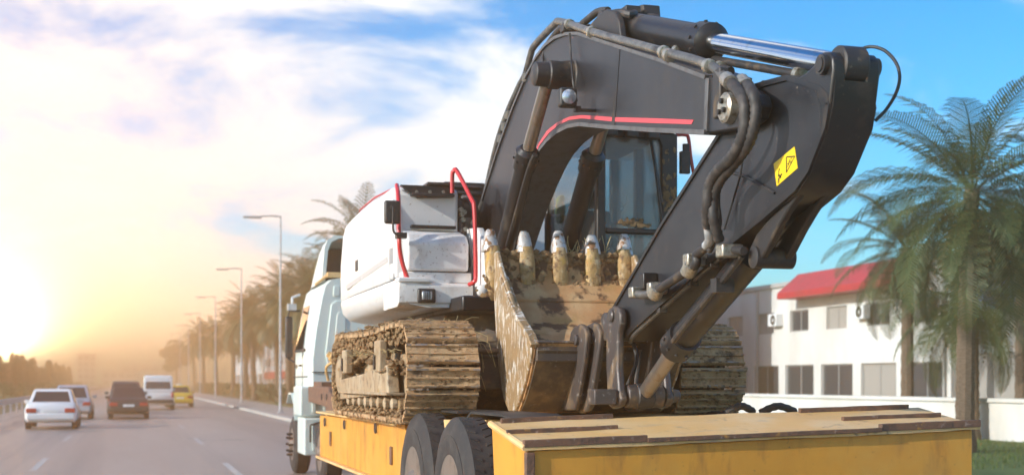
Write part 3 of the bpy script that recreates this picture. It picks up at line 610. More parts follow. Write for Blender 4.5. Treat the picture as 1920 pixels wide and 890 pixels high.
# gooseneck to the truck
b = MB(); b.prism([(19.9, .62), (19.9, 1.24), (20.9, 1.62), (23.2, 1.62), (23.2, 1.35), (21.1, 1.30), (20.4, .62)], TL + .25, TR - .25); b.build('gooseneck', M['rust'], trailer, bevel=.02)
for z in (1.36,):
    for y in (20.95, 21.5): 
        b = MB(); b.cyl((TL + .243, y, z + .1), (TL + .262, y, z + .1), .055, 14); b.build('pin_hole', M['ink'], trailer)
# wheels
def tyre(cx, cy, cz, Ro, w, side, parent_, name='wheel'):
    b = MB(); prof = [(-w / 2, Ro * .56), (-w / 2 - .012, Ro * .75), (-w / 2 + .02, Ro * .94), (-w / 2 + .055, Ro), (w / 2 - .055, Ro), (w / 2 - .02, Ro * .94), (w / 2 + .012, Ro * .75), (w / 2, Ro * .56)]
    b.lathe((cx, cy, cz), (1, 0, 0), prof, 40, False)
    t = b.build(name, M['rubber'], parent_, ang=30)
    # tread lugs
    g = MB()
    for k in range(44):
        a = 2 * math.pi * k / 44
        for u in (-1, 1):
            m = Matrix.Rotation(a + (.07 if u > 0 else 0), 3, 'X'); q = [m @ Vector((u * xx, yy, zz)) for xx, yy, zz in ((.03, -.018, Ro - .01), (w / 2 - .065, .018, Ro - .01), (w / 2 - .065, .05, Ro - .01), (.03, .014, Ro - .01), (.03, -.018, Ro + .006), (w / 2 - .065, .018, Ro + .005), (w / 2 - .065, .05, Ro + .005), (.03, .014, Ro + .006))]
            g.hexa([Vector((cx, cy, cz)) + p for p in q])
    g.build('tread', M['rubber'], t, smooth=False)['kind'] = 'stuff'
    h = MB(); s = side
    h.lathe((cx + s * (w / 2 + .008), cy, cz), (-s, 0, 0), [(0, Ro * .80), (.012, Ro * .80), (.012, Ro * .77), (0, Ro * .77), (0, Ro * .80)], 40, False)
    h.build('sidewall_ring', M['rubber'], t); h = MB()
    h.lathe((cx + s * (w / 2 - .002), cy, cz), (-s, 0, 0), [(0, Ro * .60), (.015, Ro * .585), (.04, Ro * .50), (.045, Ro * .30), (-.01, Ro * .24), (-.05, Ro * .20), (-.06, .01)], 28)
    rim = h.build('rim', M['wheel'], t, ang=30)
    n = MB()
    for k in range(10):
        a = 2 * math.pi * k / 10; p = Vector((cx + s * (w / 2 - .045), cy + Ro * .40 * math.cos(a), cz + Ro * .40 * math.sin(a))); n.cyl(p, p + Vector((s * .04, 0, 0)), .018, 6)
    n.build('wheel_nut', M['castb'], t)['kind'] = 'stuff'
    return t
for y in (12.35, 10.85):
    tyre(TL - .17 + .16, y, .70, .70, .32, -1, trailer); tyre(TR + .01, y, .70, .70, .32, 1, trailer)
    b = MB(); b.cyl((TL, y, .70), (TR, y, .70), .08, 12); b.build('axle', M['muddy'], trailer)
# mudguard plates between the tyres and rubber flap
b = MB(); b.prism([(11.45, .95), (11.72, 1.36), (11.50, 1.36), (11.40, 1.1)], TL - .02, TL + .30); b.build('mudguard', M['deck'], trailer, bevel=.008)
b = MB(); b.box((TL + .32, 9.5, 1.34), (TR - .32, 13.3, 1.366)); b.build('rear_deck', M['deck'], trailer, bevel=.004)
b = MB(); b.ribbon([(13.42, 1.1), (13.12, 1.37), (12.9, 1.42), (11.8, 1.42)], TL + .13, TL + .6, .02); b.ribbon([(11.48, 1.37), (11.3, 1.43), (10.3, 1.43), (10.0, 1.40)], TL + .13, TL + .6, .02); b.build('mudguard', M['plastic'], trailer, smooth=False)
# the sloping tail: its rear edge hangs a little lower on the left
A = P3(983, 835, X=2.60); A2 = P3(917, 790, X=2.60); B_ = P3(1838, 796, Y=A.y); B2 = P3(1722, 764, X=B_.x)
tl = .035
def lerp2(u, v):   # u from left to right, v from the rear edge to the far edge
    return A.lerp(B_, u).lerp(A2.lerp(B2, u), v)
b = MB(); NX, NY = 24, 5
top = [[lerp2(i / NX, j / NY) + Vector((0, 0, .005 * math.sin(i * .9 + j) * math.sin(i * .35) - (.005 if j == 0 and i % 5 == 2 else 0))) for i in range(NX + 1)] for j in range(NY + 1)]
vt = [[b.v(p) for p in r] for r in top]; vb = [[b.v(p - Vector((0, 0, tl))) for p in r] for r in top]
for j in range(NY):
    for i in range(NX):
        b.bm.faces.new((vt[j][i], vt[j][i + 1], vt[j + 1][i + 1], vt[j + 1][i])); b.bm.faces.new((vb[j][i], vb[j + 1][i], vb[j + 1][i + 1], vb[j][i + 1]))
for i in range(NX): b.bm.faces.new((vt[0][i], vb[0][i], vb[0][i + 1], vt[0][i + 1])); b.bm.faces.new((vt[NY][i], vt[NY][i + 1], vb[NY][i + 1], vb[NY][i]))
for j in range(NY): b.bm.faces.new((vt[j][0], vt[j + 1][0], vb[j + 1][0], vb[j][0])); b.bm.faces.new((vt[j][NX], vb[j][NX], vb[j + 1][NX], vt[j + 1][NX]))
b.build('tail_deck', M['deck'], trailer, ang=25)
# plates welded from the tail deck forward to the low deck
b = MB(); b.hexa([A2 + Vector((.35, .01, -.04)), B2 + Vector((-.35, .01, -.04)), Vector((TR - .33, 11.0, 1.30)), Vector((TL + .33, 11.0, 1.30)), A2 + Vector((.35, .01, -.004)), B2 + Vector((-.35, .01, -.004)), Vector((TR - .33, 11.0, 1.362)), Vector((TL + .33, 11.0, 1.362))]); b.build('ramp_plate', M['deck'], trailer)
# rear and side faces of the tail box, leaning in a little at the right
d = Vector((0, .03, -tl - .004)); zb = .45
def tail_wall(name, p, q, thick, inset):
    b = MB(); p = p + d; q = q + d; n = Vector((q.y - p.y, -(q.x - p.x), 0)).normalized() * thick
    pl, ql = Vector((p.x + inset[0], p.y, zb)), Vector((q.x + inset[1], q.y, zb)); b.hexa([pl, ql, ql - n, pl - n, p, q, q - n, p - n]); return b.build(name, M['yellow'], trailer, bevel=.006)
tail_wall('rear_panel', A + Vector((.03, 0, 0)), B_ + Vector((-.05, 0, 0)), .05, (.02, -.0))
tail_wall('side_panel', A2 + Vector((.03, 0, 0)), A + Vector((.03, -.0, 0)), .05, (.04, .02))
tail_wall('side_panel', B_ + Vector((-.05, .004, 0)), B2 + Vector((-.05, 0, 0)), .05, (0, 0))
b = MB(); q = A + Vector((.05, .012, -.045)); b.hexa([(q.x - .035, q.y - .008, zb), (q.x + .03, q.y - .008, zb), (q.x + .03, q.y + .05, zb), (q.x - .035, q.y + .05, zb), (q.x - .035, q.y - .008, q.z), (q.x + .03, q.y - .008, q.z), (q.x + .03, q.y + .05, q.z), (q.x - .035, q.y + .05, q.z)]); b.build('corner_post', M['rust'], trailer, bevel=.008)
# raised tread bars on both sides of the tail
def bar(u0, v0, u1, v1, w, h, name='tread_bar', m='rust', n=10):
    b = MB(); rs = []; rn = random.Random(int(u0 * 100 + v0 * 1000))
    for i in range(n + 1):
        p = lerp2(u0 + (u1 - u0) * i / n, v0 + (v1 - v0) * i / n) + Vector((0, 0, .004)); j = rn.uniform(-.002, .002)
        rs.append([p + Vector((0, -w / 2 + j, -.02)), p + Vector((0, w / 2 + j, -.02)), p + Vector((0, w / 2 + j, h + j)), p + Vector((0, -w / 2 + j, h + j * .5))])
    b.rings(rs); return b.build(name, M[m], trailer, bevel=.004)
bar(.0, .02, .25, .02, .05, .030); bar(.0, .48, .235, .50, .035, .024); bar(.02, .93, .27, 1.0, .035, .03)
bar(.765, .02, 1.0, .02, .055, .034); bar(.74, .48, .98, .50, .035, .026); bar(.70, .96, .97, .98, .04, .03)
bar(.25, -.005, .765, -.01, .02, .012, 'edge_weld')
b = MB(); pts = [lerp2(.0, v) + Vector((.012, 0, -.016)) for v in (0, .3, .6, 1)]; b.tube(pts, .026, 8); b.build('edge_weld', M['deck'], trailer)
# spare ropes of dark rubber lying behind the tail
for px0, px1, lb in ((1362, 1412, 'black rubber strap lying behind the tail deck beside the right track'), (1425, 1490, 'ribbed black rubber strap lying at the right end of the deck')):
    p = P3(px0, 765, Y=10.4); q = P3(px1, 764, Y=10.5); b = MB(); z = 1.52
    b.tube([(p.x, p.y, p.z - .04), (p.x * .6 + q.x * .4, p.y - .03, p.z + .02), (q.x, q.y, q.z - .03)], .035, 8, 6, rf=lambda i, m: 1.0 if i % 2 else .85); tag(b.build('rubber_strap', M['rubber'], None), lb, 'strap')

# ------------------------------------------------------------------ excavator
ex = thing('excavator', 'large muddy crawler excavator with charcoal boom and white body riding on the trailer', 'excavator', (4.25, 14.75, 1.27))
TRKZ, TRH = 1.285, 1.0
# ---- tracks
def shoe_mesh(k, width=.70):
    rnd = random.Random(90 + k); b = MB(); NW = 18
    # profile across the shoe (along the track, outwards): a plate with three grouser bars
    pf = [(-.098, -.02), (-.098, .012), (-.088, .035), (-.074, .036), (-.066, .012), (-.012, .010), (-.006, .028), (.008, .028), (.014, .010), (.066, .012), (.074, .036), (.090, .034), (.101, .012), (.101, -.02)]
    rs = []
    for i in range(NW + 1):
        x = -width / 2 + width * i / NW; e = rnd.uniform(-.012, .012) if i in (0, NW) else 0; rs.append([])
        for j, (a, h) in enumerate(pf):
            n = mnoise.noise(Vector((x * 5 + k * 9, a * 13, k))) * .006 + mnoise.noise(Vector((x * 16 + k * 5, a * 40, k))) * .004
            fill = max(0, mnoise.noise(Vector((x * 3.2 + k * 4, a * 6, k * 2.3))) + .05) * .024 if h < .02 and h > 0 else 0
            rs[-1].append((x + e, a + (n * .6 if h > 0 else 0), h + (n if h > 0 else 0) + fill))
    b.rings(rs); o = b.build('track_shoe', M['shoe'], None, ang=50, origin=(0, 0, 0)); me = o.data; bpy.data.objects.remove(o)
    # worn steel on the tips of the bars
    me.materials.append(M['grouser'])
    for p in me.polygons:
        if p.center.z > .030 and rnd.random() < .62 and abs(p.normal.z) > .3: p.material_index = 1
    return me
shoes = [shoe_mesh(k) for k in range(6)]
def track_path(y0, y1, zb, h):
    r = h / 2; n = 48; L1 = (y1 - y0) - h; per = 2 * L1 + math.pi * h; out = []
    for i in range(n):
        s = per * i / n
        if s < L1: p, t = (y0 + r + s, zb), 0.0                                   # lower run
        elif s < L1 + math.pi * r: a = (s - L1) / r; p, t = (y1 - r + r * math.sin(a), zb + r - r * math.cos(a)), a
        elif s < 2 * L1 + math.pi * r:
            u = s - L1 - math.pi * r; sag = .035 * math.sin(math.pi * u / L1) ** 2; p, t = (y1 - r - u, zb + h - sag), math.pi
        else: a = (s - 2 * L1 - math.pi * r) / r; p, t = (y0 + r - r * math.sin(a), zb + r + r * math.cos(a)), math.pi + a
        out.append((p, t))
    return out
def crawler(xc, sgn, xo):
    """one track: frame, rollers, sprocket, chain and its shoes"""
    b = MB(); fr = [(13.05, 1.58), (13.0, 1.85), (13.4, 1.98), (14.4, 2.02), (15.4, 1.96), (16.1, 1.86), (16.2, 1.60), (13.6, 1.55)]
    b.prism(fr, xc - .16, xc + .16); f = b.build('crawler_track', M['frame'], ex, bevel=.02)
    side = xc + sgn * .355
    b = MB(); b.prism(yz([(655, 711), (700, 700), (745, 683), (749, 736), (700, 743), (655, 748)], 2.66) if sgn < 0 else [(13.3, 1.6), (13.3, 1.9), (16, 1.9), (16, 1.6)], side - sgn * .02, side - sgn * .14); b.build('guard_plate', M['frame'], f, bevel=.012)
    b = MB(); b.ribbon([(13.25, 1.575), (16.3, 1.575)], side - sgn * .16, side + sgn * .03, .028); b.build('guard_flange', M['frame'], f, bevel=.006)
    for yy, hh in ((15.95, .28), (13.75, .33)):   # stepped brackets
        b = MB(); b.box((min(side - sgn*.05, side + sgn*.035), yy - .16, 1.80), (max(side - sgn*.05, side + sgn*.035), yy + .16, 1.80 + hh)); b.build('bracket', M['frame'], f, bevel=.015)
        b = MB(); b.box((min(side + sgn*.037, side + sgn*.05), yy + .05, 1.83), (max(side + sgn*.037, side + sgn*.05), yy + .14, 1.98)); b.build('step_hole', M['ink'], f)
    for k in range(8):   # bottom rollers with their bosses
        y = 13.35 + k * .40
        b = MB(); b.lathe((xc - .26, y, 1.475), (1, 0, 0), [(0, .05), (.02, .10), (.10, .11), (.13, .085), (.39, .085), (.42, .11), (.50, .10), (.52, .05)], 16); r_ = b.build('roller', M['mud'], f)
        b = MB(); b.lathe((xc + sgn * .26, y, 1.475), (sgn, 0, 0), [(0, .065), (.045, .06), (.06, .035)], 10); b.build('roller_boss', M['frame'], r_)
    for y in (14.2, 15.4):
        b = MB(); b.lathe((xc - .22, y, 2.05), (1, 0, 0), [(0, .05), (.02, .085), (.42, .085), (.44, .05)], 14); b.build('carrier_roller', M['muddy'], f)
    b = MB(); b.lathe((xc - .2, 16.72, 1.79), (1, 0, 0), [(0, .20), (.04, .39), (.10, .40), (.14, .30), (.26, .30), (.30, .40), (.36, .39), (.42, .24)], 28)
    b.lathe((xc + sgn * .2, 16.72, 1.79), (sgn, 0, 0), [(0, .24), (.13, .235), (.15, .16)], 24); b.build('sprocket', M['frame'], f)
    b = MB(); b.lathe((xc - .2, 12.82, 1.79), (1, 0, 0), [(0, .12), (.03, .36), (.10, .37), (.16, .31), (.24, .31), (.30, .37), (.37, .36), (.40, .12)], 28); b.build('idler', M['muddy'], f)
    # chain links inside the shoes
    ch = MB(); pth = track_path(12.38, 17.22, TRKZ + .07, TRH - .14)
    for (p, t) in pth:
        m = Matrix.Rotation(t, 3, 'X'); 
        for xo_ in (-.11, .11):
            q = [m @ Vector((xo_ + dx, dy, dz)) for dx, dy, dz in ((-.025, -.11, -.03), (.025, -.11, -.03), (.025, .11, -.03), (-.025, .11, -.03), (-.025, -.11, .06), (.025, -.11, .06), (.025, .11, .06), (-.025, .11, .06))]
            ch.hexa([Vector((xc, p[0], p[1])) + v for v in q])
    tag(ch.build('chain', M['muddy'], f, smooth=False), kind='stuff')
    rnd = random.Random(5 if sgn < 0 else 6)
    for i, (p, t) in enumerate(track_path(12.33, 17.27, TRKZ + .035, TRH - .06)):
        o = bpy.data.objects.new('track_shoe', shoes[rnd.randrange(6)]); col.objects.link(o); o.parent = f
        o.location = Vector((xc, p[0], p[1])) - wpos(f); o.rotation_euler = (t + math.pi + rnd.uniform(-.03, .03), 0, 0)
        o.scale = (1 + rnd.uniform(-.015, .01), 1, 1)
    return f
XL, XR = 2.88, 5.66
tl_ = crawler(XL, -1, 2.53); tr_ = crawler(XR, 1, 6.0)
# mud packed on the left frame and hanging from the upper run; dry straw in it
def mud():
    rnd = random.Random(14); b = MB()
    def clod(p, r, sq=(1, 1, 1)): b.ico(p, r, 1, .28, sq, rnd)
    for i in range(430):  # heap on the frame
        y = rnd.uniform(13.2, 16.6); z = 1.86 + .20 * math.exp(-((y - 15.2) / .9) ** 2) + rnd.uniform(-.10, .05); clod((2.55 + rnd.uniform(0, .26), y, z), rnd.uniform(.015, .05), (1, 1.3, .8))
    for i in range(420):  # ragged edge of the upper run and round the sprocket
        y = rnd.uniform(12.7, 16.9); clod((2.54 + rnd.uniform(0, .09), y, 2.235 + rnd.uniform(-.16, .03) - .05 * max(0, y - 15.6)), rnd.uniform(.012, .034), (.8, 1.3, 1.1))
    for i in range(330):
        a = rnd.uniform(-.2, math.pi + .3); rr = .46 + rnd.uniform(-.10, .03); clod((2.54 + rnd.uniform(0, .1), 16.75 + rr * math.sin(a), 1.785 + rr * math.cos(a)), rnd.uniform(.012, .035))
    for i in range(420):  # lower run
        clod((2.54 + rnd.uniform(0, .14), rnd.uniform(12.75, 16.9), 1.345 + rnd.uniform(-.05, .06)), rnd.uniform(.012, .032), (1, 1.4, .8))
    for i in range(240):  # on top of the run
        clod((rnd.uniform(2.56, 3.2), rnd.uniform(12.8, 17), 2.285 + rnd.uniform(-.01, .025)), rnd.uniform(.015, .04), (1.5, 1.2, .6))
    for x0 in (2.55, 5.33):  # packed between the grousers at the front
        for i in range(260):
            a = rnd.uniform(-.9, 1.5); rr = .50 + rnd.uniform(-.008, .012); clod((x0 + rnd.uniform(0, .68), 12.82 - rr * math.cos(a), 1.785 + rr * math.sin(a)), rnd.uniform(.006, .016), (1.8, .8, 1))
    o = b.build('mud', M['mud'], tl_, ang=60, recalc=False); o['kind'] = 'stuff'
    s = MB()
    for i in range(190):
        top = rnd.random() < .6; p = Vector((rnd.uniform(2.52, 3.25), rnd.uniform(12.5, 16.8), 2.30)) if top else Vector((2.54, rnd.uniform(13, 16.4), 2.0)); a = rnd.uniform(0, 6.28); l = rnd.uniform(.05, .17)
        q = p + Vector((math.cos(a) * l, math.sin(a) * l, rnd.uniform(-.05, .05))); s.tube([p, (p + q) / 2 + Vector((0, 0, rnd.uniform(0, .03))), q], .0022, 4)
    for i in range(6):
        p = Vector((3.22, 12.4 + rnd.uniform(-.1, .4), rnd.uniform(1.7, 2.2))); s.tube([p, p + Vector((.12, -.02, -.05)), p + Vector((rnd.uniform(.12, .2), 0, -rnd.uniform(.1, .3)))], .0025, 4)
    o = s.build('straw', M['straw'], tl_, recalc=False); o['kind'] = 'stuff'
mud()
# ---- car body between the tracks, slew ring
b = MB(); b.prism([(13.4, 1.60), (13.6, 1.38), (16.0, 1.38), (16.2, 1.8), (16.0, 2.12), (13.6, 2.12)], 3.05, 5.50); b.build('car_body', M['muddy'], ex, bevel=.03)
b = MB(); b.cyl((4.27, 14.75, 2.1), (4.27, 14.75, 2.5), .80, 36); b.lathe((4.27, 14.75, 2.14), (0, 0, 1), [(0, .88), (.10, .88), (.101, .8)], 36); b.build('slew_ring', M['muddy'], ex)
b = MB(); b.box((3.3, 12.75, 1.62), (5.28, 13.35, 1.95)); b.box((3.24, 12.62, 1.98), (5.3, 13.3, 2.03)); b.build('cross_member', M['muddy'], ex, bevel=.02)
# ---- upper structure
BX = 2.79
b = MB(); b.box((3.35, 13.5, 2.44), (5.72, 18.0, 2.60)); b.build('slew_platform', M['black'], ex, bevel=.02)
def section(y, bulge=0.0, zt=3.9, z0=2.53, rear=0.0):
    x = BX + rear
    return [(x + .22, y, z0 - .0), (x + .08, y, z0 + .05), (x - bulge, y, z0 + .22), (x - bulge, y, z0 + .34)]
# lower skirt of the left side, bulging and rounding under
b = MB(); rs = []
for y, rr in ((14.05, .0), (14.3, 0), (15, 0), (16, 0), (17, 0), (18.2, .02), (18.5, .10), (18.62, .35)):
    rs.append([(BX + .55, y, 2.50), (BX + .30 + rr, y, 2.50), (BX + .11 + rr, y, 2.535), (BX + .02 + rr, y, 2.62), (BX - .005 + rr, y, 2.76), (BX + .006 + rr, y, 2.80), (BX + .55, y, 2.80)])
b.rings(rs); b.build('lower_skirt', M['white'], ex, ang=50)
# side doors, two panels with a shut line
def side_panel(y0, y1, zt0, zt1, name, r0=0.0, r1=0.0):
    b = MB(); rs = []
    n = 6
    for i in range(n + 1):
        t = i / n; y = y0 + (y1 - y0) * t; zt = zt0 + (zt1 - zt0) * t; rr = r0 + (r1 - r0) * t ** 2
        rs.append([(BX + .5, y, 2.815), (BX + .012 + rr, y, 2.815), (BX + rr, y, 2.84), (BX + .0 + rr, y, 3.30), (BX + .035 + rr, y, zt - .22), (BX + .07 + rr, y, zt - .09), (BX + .15 + rr, y, zt - .015), (BX + .26 + rr, y, zt), (BX + .5, y, zt)])
    b.rings(rs); return b.build(name, M['white'], ex, ang=40, bevel=.006)
d1 = side_panel(14.625, 16.43, 3.85, 3.97, 'side_door'); d2 = side_panel(16.458, 18.58, 3.97, 3.95, 'side_door', 0, .07)
b = MB(); b.prism([(14.72, 3.035), (16.42, 2.965), (16.42, 3.03), (14.72, 3.10)], BX - .004, BX + .02); b.build('grey_stripe', M['lgrey'], d1)
b = MB(); b.prism([(16.47, 2.962), (17.62, 2.915), (17.7, 2.98), (16.47, 3.028)], BX - .004, BX + .02); b.build('grey_stripe', M['lgrey'], d2)
b = MB(); b.box((BX - .012, 16.72, 3.10), (BX + .02, 16.88, 3.24)); b.build('door_latch', M['plastic'], d2, bevel=.01)
for k in range(3):
    b = MB(); b.box((BX - .006, 14.42 + k * .075, 3.0), (BX + .02, 14.445 + k * .075, 3.17)); b.build('vent_slot', M['lgrey'], d1)
b = MB(); b.box((BX - .008, 14.33, 2.83), (BX + .02, 14.39, 2.88)); b.build('side_reflector', M['lgrey'], d1)
# counterweight behind
b = MB(); rs = []
for x, rr in ((BX + .52, 0), (BX + 1, .16), (BX + 2, .20), (BX + 2.9, 0)): rs.append([(x, 16.9, 2.5), (x, 18.25 + rr, 2.55), (x, 18.35 + rr, 2.9), (x, 18.3 + rr, 3.7), (x, 18.1 + rr, 3.93), (x, 16.9, 3.93)])
b.rings(rs); b.build('counterweight', M['white'], ex, ang=40, bevel=.03)
b = MB(); b.box((3.3, 15.3, 2.6), (3.75, 16.9, 3.88)); b.build('engine_bay_wall', M['black'], ex)
# thin red hand rail along the roof edge
b = MB(); b.tube([(BX + .17, 14.66, 3.875), (BX + .16, 15.4, 3.94), (BX + .16, 16.4, 3.985), (BX + .18, 17.6, 3.985), (BX + .26, 18.22, 3.90)], .013, 6); b.build('roof_rail', M['red'], ex)
# ---- right-hand tool box: stepped white front
FX0, FX1 = BX, 3.555
b = MB(); b.prism([(14.52, 3.30), (14.50, 3.80), (14.56, 3.86), (15.3, 3.86), (15.3, 3.30)], FX0 + .02, FX1); b.build('tank_cover', M['white'], ex, bevel=.045, seg=3)
b = MB(); b.prism([(14.12, 2.90), (14.10, 3.20), (14.20, 3.30), (14.62, 3.40), (14.8, 3.40), (14.8, 2.90)], FX0 + .10, FX1 + .02); b.build('tool_box_lid', M['whitedirty'], ex, bevel=.03, seg=3)
b = MB(); b.prism([(14.16, 2.775), (14.15, 2.888), (15.0, 2.888), (15.0, 2.775)], FX0 + .05, FX1 + .06); b.build('tool_box', M['whitedirty'], ex, bevel=.012)
b = MB(); b.prism([(14.28, 2.82), (14.28, 3.16), (14.46, 3.42), (14.53, 3.80), (14.56, 3.84), (14.615, 3.84), (14.615, 2.82)], FX0 + .004, FX0 + .12); b.build('corner_cover', M['white'], ex, bevel=.03, seg=3)
b = MB(); b.box((3.0, 14.40, 3.395), (3.50, 14.498, 3.425)); b.build('lid_gap', M['ink'], ex)
b = MB(); rs = []   # bumper with the raised left step
for x, zt in ((FX0 - .01, 2.80), (FX0 + .12, 2.80), (FX0 + .28, 2.76), (FX0 + .36, 2.77), (FX0 + .44, 2.765), (3.60, 2.765)):
    rs.append([(x, 14.9, 2.5), (x, 14.12, 2.505), (x, 14.03, 2.55), (x, 14.02, zt - .04), (x, 14.05, zt), (x, 14.9, zt)])
b.rings(rs); b.build('front_skirt', M['whitedirty'], ex, ang=40, bevel=.008)
b = MB(); b.hexa([(FX0 - .02, 14.0, 2.765), (FX0 + .36, 14.0, 2.765), (FX0 + .36, 14.2, 2.765), (FX0 - .02, 14.2, 2.765), (FX0 - .02, 14.0, 2.815), (FX0 + .30, 14.0, 2.815), (FX0 + .30, 14.2, 2.815), (FX0 - .02, 14.2, 2.815)]); b.build('step', M['white'], ex, bevel=.012)
# recessed work lamp in the bumper
b = MB(); p = spot(800, 554, Y=14.0); b.box((p.x - .10, 13.985, p.z - .078), (p.x + .10, 14.03, p.z + .078)); wl = b.build('work_light', M['plastic'], ex, bevel=.02)
b = MB(); b.box((p.x - .055, 13.970, p.z - .045), (p.x + .055, 13.99, p.z + .045)); b.build('lens', M['lens'], wl, bevel=.008)
b = MB()
for dx in (-.025, .0, .025): b.box((p.x + dx - .003, 13.962, p.z - .05), (p.x + dx + .003, 13.969, p.z + .05))
b.build('lamp_guard', M['castb'], wl)
# anti-slip step plate on top with bolts
p0 = spot(750, 350, Y=14.47); p1 = spot(850, 374, Y=14.47)
b = MB(); b.prism([(p0.x, p0.z + .02), (p1.x - .02, p0.z + .02), (p1.x, p1.z + .02), (p0.x + .20, p1.z), (p0.x + .10, p1.z + .06)], 14.44, 14.52, 'Y'); st_ = b.build('step_plate', M['black'], ex, bevel=.006)
b = MB(); b.box((p0.x + .12, 14.40, p1.z + .02), (p1.x, 14.80, p1.z + .05)); b.box((p0.x + .3, 14.42, p0.z + .03), (p1.x, 14.8, p0.z + .06)); b.build('step_tread', M['plastic'], st_, bevel=.006)
for k in range(3):
    q = spot(781 + 25 * k, 360, Y=14.44); b = MB(); b.cyl((q.x, 14.42, q.z), (q.x, 14.445, q.z), .018, 8); b.build('bolt', M['fitting'], st_)
# red hand rails
b = MB(); Y = 14.06
b.tube([spot(744, 347, Y=14.5), spot(747, 372, Y=14.25), spot(748, 440, Y=14.05), spot(752, 482, Y=Y), spot(764, 522, Y=Y)], .024, 10, 5); b.build('hand_rail', M['red'], ex)
b = MB(); b.tube([spot(848, 362, Y=14.3), spot(848, 328, Y=14.3), spot(851, 321, Y=14.28), spot(857, 321, Y=14.25), spot(884, 373, Y=14.0), spot(889, 388, Y=13.95), spot(891, 440, Y=13.92), spot(892, 515, Y=13.92), spot(889, 528, Y=13.92), spot(880, 533, Y=14.0)], .024, 10, 4); b.build('hand_rail', M['red'], ex)
# right mirror on its bent arm
p = spot(735, 398, Y=14.0)
b = MB(); b.box((p.x - .085, 13.96, p.z - .125), (p.x + .085, 14.03, p.z + .125)); mr = b.build('mirror', M['plastic'], ex, bevel=.025, seg=3)
b = MB(); b.cyl((p.x + .005, 13.93, p.z + .05), (p.x + .005, 13.97, p.z + .05), .035, 12); b.tube([(p.x, 13.93, p.z + .05), spot(737, 428, Y=13.93), spot(742, 438, Y=13.94), spot(753, 441, Y=14.0)], .012, 8, 4); q = spot(752, 441, Y=14.0); b.box((q.x - .05, 13.97, q.z - .03), (q.x + .06, 14.08, q.z + .03)); b.build('mirror_arm', M['castb'], mr)
# engine hood and valve bits between tool box and boom
b = MB(); b.box((3.55, 15.2, 3.3), (4.05, 17.5, 4.04)); b.box((3.6, 15.15, 3.88), (4.0, 15.2, 3.93)); b.box((3.6, 15.16, 3.96), (4.0, 15.2, 4.0)); b.build('engine_hood', M['plastic'], ex, bevel=.03)
b = MB(); b.tube([spot(868, 372, Y=14.9), spot(884, 376, Y=14.8), spot(890, 400, Y=14.6), spot(886, 440, Y=14.5), spot(880, 500, Y=14.4)], .045, 10, 5); b.tube([spot(862, 380, Y=14.7), spot(864, 420, Y=14.6), spot(868, 470, Y=14.5)], .05, 10, 4); b.build('hydraulic_hose', M['hose'], ex)
for px, py in ((864, 393), (866, 402), (870, 398), (868, 412), (872, 430), (868, 448)):
    q = spot(px, py, Y=14.55); b = MB(); b.cyl(q + Vector((0, -.03, 0)), q + Vector((0, .05, 0)), .028, 8); b.build('valve_fitting', M['fitting'], ex)
b = MB(); b.box((3.57, 14.6, 2.8), (3.75, 14.9, 3.55)); b.build('valve_block', M['pipe'], ex)
# white boom bracket plates on the platform
for X0, X1 in ((3.66, 3.74),):
    b = MB(); b.prism([(13.70, 2.53), (13.66, 2.72), (13.78, 2.86), (13.86, 3.2), (14.1, 3.38), (14.6, 3.42), (15.6, 3.1), (15.6, 2.53)], X0, X1); b.build('boom_bracket', M['whitedirty'], ex, bevel=.012)
b = MB(); b.prism([(13.72, 2.53), (13.7, 2.66), (13.9, 3.05), (15.3, 3.0), (15.3, 2.53)], 4.74, 4.80); b.build('boom_bracket', M['whitedirty'], ex, bevel=.012)
b = MB(); b.box((3.58, 13.74, 2.50), (4.8, 14.4, 2.60)); b.box((3.56, 13.72, 2.49), (3.98, 13.76, 2.53)); b.box((3.745, 13.95, 2.62), (3.98, 14.2, 3.04)); b.build('front_frame', M['whitedirty'], ex, bevel=.012)
b = MB(); q = spot(906, 545, Y=13.7); b.lathe((q.x, 13.72, q.z), (0, -1, 0), [(0, .07), (.05, .065), (.07, .03)], 14); b.build('pivot_cap', M['whitedirty'], ex)

# ---- cab
CX0, CX1, CY0, CY1, CZ0, CZ1 = 4.76, 5.68, 13.28, 15.15, 2.55, 4.42
b = MB()
def post(p, q, r): b.box((min(p[0], q[0]) - r, min(p[1], q[1]) - r, min(p[2], q[2])), (max(p[0], q[0]) + r, max(p[1], q[1]) + r, max(p[2], q[2])))
post((CX0 + .05, CY0 + .05, CZ0), (CX0 + .05, CY0 + .05, CZ1 - .05), .05)
b.prism([(CX1 - .19, CZ0), (CX1 - .19, CZ1 - .2), (CX1 - .25, CZ1 - .06), (CX1, CZ1 - .06), (CX1, CZ0)], CY0, CY0 + .11, 'Y')
post((CX0 + .05, CY1 - .05, CZ0), (CX0 + .05, CY1 - .05, CZ1 - .05), .05); post((CX1 - .05, CY1 - .05, CZ0), (CX1 - .05, CY1 - .05, CZ1 - .05), .05); post((CX1 - .05, 14.3, CZ0), (CX1 - .05, 14.3, CZ1 - .05), .05)
b.box((CX0, CY0 + .001, CZ0 - .03), (CX1, CY1, CZ0 + .22)); b.box((CX0 + .1, CY0 + .002, 3.27), (CX1 - .19, CY0 + .09, 3.33)); b.box((CX0 + .001, CY0 + .11, CZ0 + .2), (CX0 + .06, CY1 - .1, 3.12)); b.box((CX1 - .06, CY0 + .11, CZ0 + .2), (CX1 - .001, CY1 - .1, 3.1))
b.box((CX0 + .1, CY1 - .07, CZ0 + .2), (CX1 - .1, CY1 - .002, 3.1)); b.box((CX0 + .1, CY0 + .003, CZ1 - .13), (CX1 - .2, CY0 + .09, CZ1 - .052))
cab = b.build('cab', M['black'], ex, bevel=.018)
